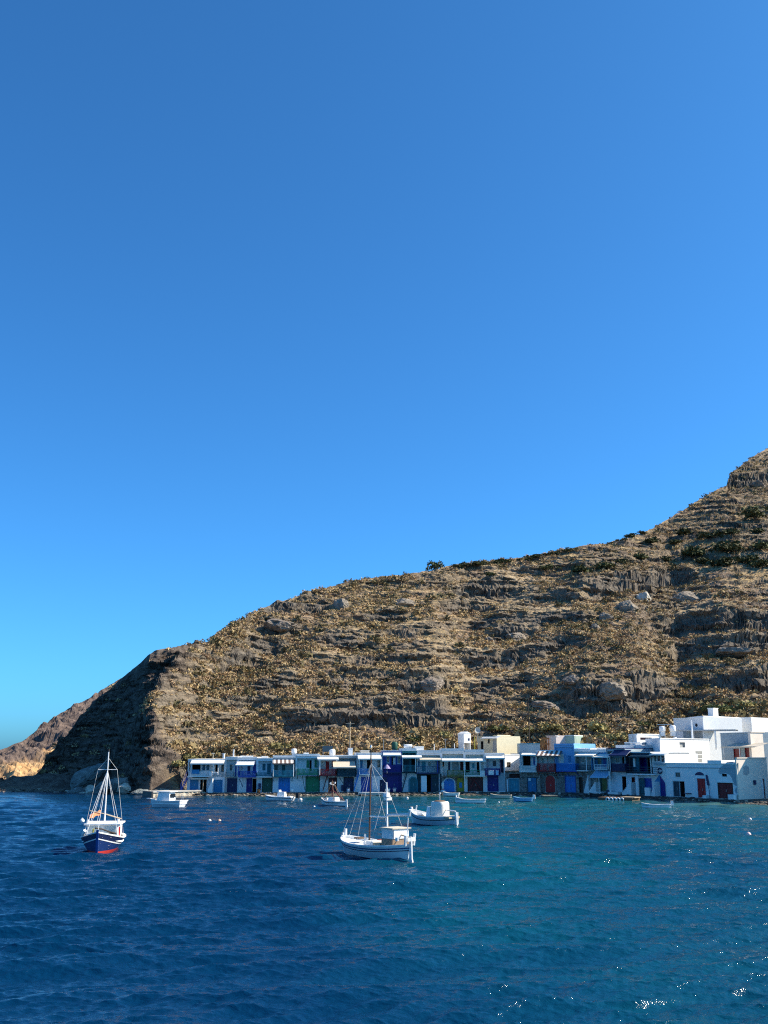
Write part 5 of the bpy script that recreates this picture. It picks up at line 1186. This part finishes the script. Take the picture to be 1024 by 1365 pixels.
# 2 big white caique
b = Boat((464, 1134.5), (541, 1152), 'large white two masted fishing boat with pale blue hull stripe and brown wheelhouse', dy=4.7, L=6.8, B=2.7, fb=(1.08, .78, .95), draft=.5, full=2.9)
WH = paint('white_hull_paint', (.60, .66, .68), .07, .35, 2.5, (.40, .36, .28), .05); BL = plain('dark_waterline', (.02, .035, .08), .4)
b.shell(WH, BL, M.plastic, .06, .20, M.plastic, M.white, .16, stripe=plain('blue_stripe_paint', (.015, .08, .22), .4)); b.band('lower_stripe', ('s', .34), ('s', .30), plain('dark_stripe_paint', (.05, .02, .06), .4), 1, .02)
b.stem(M.plastic, .14); b.rudder(M.plastic, .45)
b.box('stern_ornament', -3.55, -3.35, -.3, .3, 1.15, 1.35, M.plastic); b.rod('stern_post', (-3.4, .35, .9), (-3.5, .4, 1.5), .08, M.plastic); b.rod('stern_post', (-3.3, -.35, .9), (-3.35, -.4, 1.55), .08, M.plastic)
wh = b.box('wheelhouse', -2.55, -1.45, -.62, .62, .7, 1.22, paint('tan_wheelhouse_paint', (.26, .18, .12), .15), taper=.01); b.box('wheelhouse_top', -2.53, -1.47, -.60, .60, 1.222, 1.78, M.white2)
b.box('roof', -2.65, -1.35, -.70, .70, 1.782, 1.84, M.tan); b.box('window', -2.45, -2.06, -.63, -.60, 1.30, 1.72, M.glass); b.box('window', -1.98, -1.58, -.63, -.60, 1.30, 1.72, M.glass); b.box('window', -1.49, -1.455, -.50, .50, 1.30, 1.72, M.glass)
b.box('door', -2.585, -2.555, -.5, .55, 1.24, 1.76, M.plastic)
b.box('hatch', -1.2, -.5, -.55, .55, .62, .9, M.lwood); b.box('engine_box', -.45, .25, -.5, .5, .62, .95, M.white2); b.box('hatch', 1.3, 1.8, -.3, .3, .98, 1.06, M.wood)
MB().lathe([(0, 0), (.28, .02), (.34, .16), (.2, .28), (0, .3)], (.2, -.55, .7), 12).build('net_heap', plain('red_net', (.30, .06, .04), .95), b.root)
b.rod('winch', (.55, -.4, .8), (.55, .4, .8), .14, M.plastic); b.rod('winch_post', (.75, .2, .7), (.75, .2, 1.3), .06, M.plastic)
m = b.rod('mast', (.6, 0, .7), (.45, 0, 6.0), .06, M.brass, .04); b.rod('mast_head', (.45, 0, 6.0), (.45, 0, 6.45), .03, M.dwood, parent=m); b.rod('mast_light', (.45, 0, 6.45), (.45, 0, 6.6), .07, M.plastic, parent=m)
mz = b.rod('mast', (-1.25, 0, .8), (-1.15, 0, 4.4), .065, M.white, .045); b.box('radar', -1.3, -1.0, -.3, .1, 3.35, 3.52, M.plastic, mz)
MB().hexa([(-1.35, -.15, 3.55), (-.95, -.15, 3.55), (-.95, .15, 3.55), (-1.35, .15, 3.55), (-1.3, -.1, 3.8), (-1.0, -.1, 3.8), (-1.0, .1, 3.8), (-1.3, .1, 3.8)]).build('lantern', M.plastic, mz)
b.rod('boom', (.55, 0, 2.35), (-1.2, 0, 2.4), .05, M.white); b.rod('furled_sail', (-1.2, 0, 2.5), (-3.35, 0, 2.62), .07, M.white, .09); b.rod('boom_end', (-3.35, 0, 2.55), (-3.45, 0, 2.9), .08, M.plastic); b.rod('stern_pole', (-3.25, .1, 1.1), (-3.3, .05, 2.6), .03, M.white)
b.stays((.45, 0, 5.5), [(3.1, -.3, 1.1), (3.2, .25, 1.1), (.1, -1.3, .85), (.1, 1.3, .85), (-1.15, 0, 4.3)], M.rope, .010)
b.stays((-1.15, 0, 4.2), [(-1.6, -1.3, .85), (-1.3, 1.3, .85)], M.rope, .009)
b.rod('anchor_line', (3.2, -.35, 1.1), (3.6, -.9, -.1), .02, M.rope); b.rod('bow_bitt', (2.85, .2, 1.1), (2.85, .2, 1.5), .1, M.plastic)
MB().lathe([(0, 0), (.12, 0), (.12, .2), (0, .2)], (-2.9, .55, 1.15), 10).build('life_buoy_lamp', M.plastic, b.root)
# 3 white boat with a round cabin
b = Boat((553, 1095), (604, 1105), 'white fishing boat with rounded cream cabin right of the large two masted boat', dy=2.9, L=5.2, B=2.3, fb=(1.25, .75, .85), full=2.6)
b.shell(paint('grey_blue_hull', (.46, .54, .60), .09, .35, 2.5, (.28, .26, .22), .05), BL, plain('grey_blue_strake', (.40, .49, .57), .3), .06, .30, M.plastic, M.white, .2, stripe=plain('dark_stripe_paint2', (.015, .04, .06), .4)); b.stem(M.plastic, .18); b.rudder(M.plastic, .35, False)
prof = []
rows = []
for z, k in ((.55, 1.0), (1.2, 1.0), (1.7, .99), (1.92, .96), (2.0, .86)):
    rows.append([(-.85 + .74 * k * (abs(math.cos(a)) ** .6) * math.copysign(1, math.cos(a)), .66 * k * (abs(math.sin(a)) ** .6) * math.copysign(1, math.sin(a)), z) for a in [2 * math.pi * i / 28 for i in range(28)]])
MB().grid(rows, True).poly([p for p in rows[-1]]).build('cabin', paint('cream_cabin_paint', (.74, .70, .62), .06, .5), b.root, True)
MB().lathe([(.5, 0), (.52, .04), (.3, .1), (0, .12)], (-.85, 0, 2.0), 16).build('roof_hatch', M.wood, b.root); b.rod('mast', (-.85, 0, 2.1), (-.85, 0, 2.6), .03, M.white); b.rod('mast_light', (-.85, 0, 2.6), (-.85, 0, 2.75), .07, M.plastic)
b.box('wheelhouse_front', -.10, .45, -.45, .45, .6, 1.55, M.plastic, taper=.1); b.box('window', .36, .42, -.32, .32, 1.05, 1.4, M.glass)
b.box('hatch', .9, 1.6, -.4, .4, .8, .95, M.white2); b.rod('bow_bitt', (2.1, 0, 1.0), (1.9, 0, 1.55), .06, M.plastic); b.rod('samson_post', (1.0, -.5, .9), (.9, -.5, 1.5), .07, M.plastic)
b.rod('tiller', (-2.6, 0, 1.25), (-1.3, .1, 1.35), .05, M.plastic); b.box('stern_seat', -2.5, -1.8, -.7, .7, .65, .8, M.lwood); b.rod('stern_post', (-2.6, -.35, -.1), (-2.55, -.35, 1.15), .06, M.plastic); b.rod('anchor_line', (2.55, -.1, .9), (3.0, -.8, -.1), .02, M.rope); b.box('vent', -.9, -.8, -.69, -.655, .9, 1.15, M.dark)
# 4 small boat with brown rigging
b = Boat((431, 1073), (459, 1077.2), 'small white boat with dark waterline stripe and brown rigged mast', dy=1.9, L=3.6, B=1.7, fb=(.95, .6, .6), draft=.35, full=2.4)
b.shell(plain('white_hull', (.70, .72, .72), .3), BL, M.plastic, .14, .16, M.plastic, M.white2, .12, stripe=NB_); b.rudder(M.plastic, .25, False); b.box('cabin', -.6, .5, -.5, .5, .5, 1.05, M.plastic, taper=.08); b.box('hatch', .7, 1.2, -.3, .3, .75, .95, M.plastic)
m = b.rod('mast', (.2, 0, .7), (.2, 0, 3.0), .05, M.dred, .04); b.rod('yard', (.2, -.55, 2.35), (.2, .5, 2.55), .035, M.white); b.rod('lamp', (.2, -.5, 2.55), (.2, -.5, 2.75), .09, M.plastic); b.rod('lamp', (.2, .35, 2.5), (.2, .35, 2.72), .09, M.plastic)
b.stays((.2, 0, 2.9), [(1.7, 0, .95), (-1.5, 0, .7), (-.6, -.7, .65), (-.6, .7, .65), (.8, -.65, .7), (.8, .65, .7)], M.drope, .03)
b.stays((.2, 0, 1.9), [(-1.0, -.75, .65), (1.2, .6, .75)], M.dred, .035)
# 5 motor boat
b = Boat((357, 1066), (389, 1070), 'small white motor boat with console and black outboard off the bright blue boat door', dy=1.3, L=4.0, B=1.8, fb=(.75, .55, .5), draft=.3, name='motor_boat', sternw=.8, rake=.16)
b.shell(plain('white_gel_coat', (.66, .70, .74), .25), BL, M.plastic, .08, .14, M.plastic, M.white2, .1, floor=.25, stripe=NB_); b.box('console', -.9, .25, -.42, .42, .3, 1.15, M.plastic, taper=.12); b.box('windscreen', -.1, .1, -.35, .35, 1.15, 1.4, M.plastic, taper=.03)
o = b.box('outboard', -2.75, -2.3, -.2, .2, .45, 1.05, M.black, taper=.05); MB().box(-2.62, -2.45, -.06, .06, -.4, .45).build('leg', M.steel, o); b.box('seat', -1.7, -1.3, -.5, .5, .3, .65, M.white2)
MB().lathe([(0, -.2), (.2, -.15), (.24, 0), (.2, .15), (0, .2)], (-2.75, -.45, .2), 12).build('fender', M.plastic, b.root, True)
# 6 cabin cruiser
b = Boat((206, 1074.5), (240, 1079.5), 'white cabin boat with square wheelhouse in front of the jetty', dy=1.7, L=4.4, B=2.1, fb=(1.0, .8, .85), draft=.35, name='cabin_boat', sternw=.85, rake=.18)
b.shell(plain('white_gel_coat', (.66, .70, .74), .25), BL, M.plastic, .08, .18, M.plastic, M.white2, .15, floor=.45); wh = b.box('wheelhouse', -.75, .95, -.75, .75, .6, 1.75, M.plastic, taper=.16); b.box('roof', -.85, .95, -.72, .72, 1.75, 1.83, M.white)
for x0, x1 in ((-.5, .05), (.15, .65)): b.box('window', x0, x1, -.715, -.66, 1.15, 1.55, M.glass)
b.box('window', -.80, -.70, -.45, .45, 1.15, 1.55, M.glass)
for x, y in ((-1.6, -.8), (-1.6, .8), (-2.1, .3)): b.rod('rail_post', (x, y, .85), (x, y, 1.35), .03, M.steel)
b.box('swim_platform', -2.85, -2.3, -.8, .8, .05, .13, M.plastic); b.box('bow_pulpit', 2.15, 2.65, -.16, .16, .95, 1.03, M.plastic)
# rowing boats
def dinghy(bow, stern, label, L, mat, rail=M.plastic, B=1.45, inner=M.white2, outboard=False, fb=(.62, .42, .45), z=0, dy=.4):
    b = Boat(bow, stern, label, L=L, B=B, fb=fb, draft=.2, dy=dy, name='rowing_boat', cat='rowing boat', group='rowing boats near the houses', sternw=.72, rake=.12)
    b.root.location.z += z
    b.shell(mat, mat, rail, .06, .10, rail, inner, .1, floor=.12, capw=.07)
    for x in (-.9, .1, .95):
        hb = b.half(x / (L / 2)) - .08; b.box('thwart', x - .13, x + .13, -hb, hb, .30, .34, M.lwood)
    if outboard:
        o = b.box('outboard', -L / 2 - .32, -L / 2 + .02, -.16, .16, .35, .85, M.plastic, taper=.04); MB().box(-L / 2 - .22, -L / 2 - .1, -.05, .05, -.3, .35).build('leg', M.steel, o)
    return b
GH_ = plain('grey_white_hull', (.55, .58, .60), .35)
b = dinghy((610, 1069.5), (645, 1072), 'long white rowing boat with raised bow off the maroon boat door', 3.8, GH_, fb=(.75, .45, .5)); b.rod('bow_post', (1.7, 0, .7), (1.75, 0, .95), .07, M.plastic); b.rod('oar', (-1.2, .3, .5), (1.3, .2, .55), .03, M.lwood)
dinghy((594, 1061.5), (609, 1061), 'small white rowing boat beside the white marker post', 2.4, GH_)
dinghy((656, 1064), (680, 1064.6), 'grey green rowing boat lying in the shallows below the navy boat door', 2.9, plain('grey_green_hull', (.25, .30, .27), .5), M.tan)
dinghy((688, 1068), (707, 1068.8), 'light blue rowing boat with white outboard', 2.5, plain('light_blue_hull', (.14, .36, .58), .4), plain('light_blue_rail', (.2, .42, .62), .4), outboard=True)
dinghy((859, 1077), (891, 1078.5), 'pale turquoise rowing boat with white outboard before the seafront house', 3.2, plain('pale_turquoise_hull', (.40, .62, .60), .35), outboard=True)
b = dinghy((677, 1058.5), (690, 1057.8), 'pale rowing boat pulled up in front of the faded aqua doors', 2.0, plain('pale_hull', (.42, .52, .60), .5), z=.55); b.root.rotation_euler.y = -.12
b = dinghy((789, 1062.5), (800, 1063), 'small dark rowing boat left of the landing stage', 1.8, M.dark, M.wetstone, B=1.0)
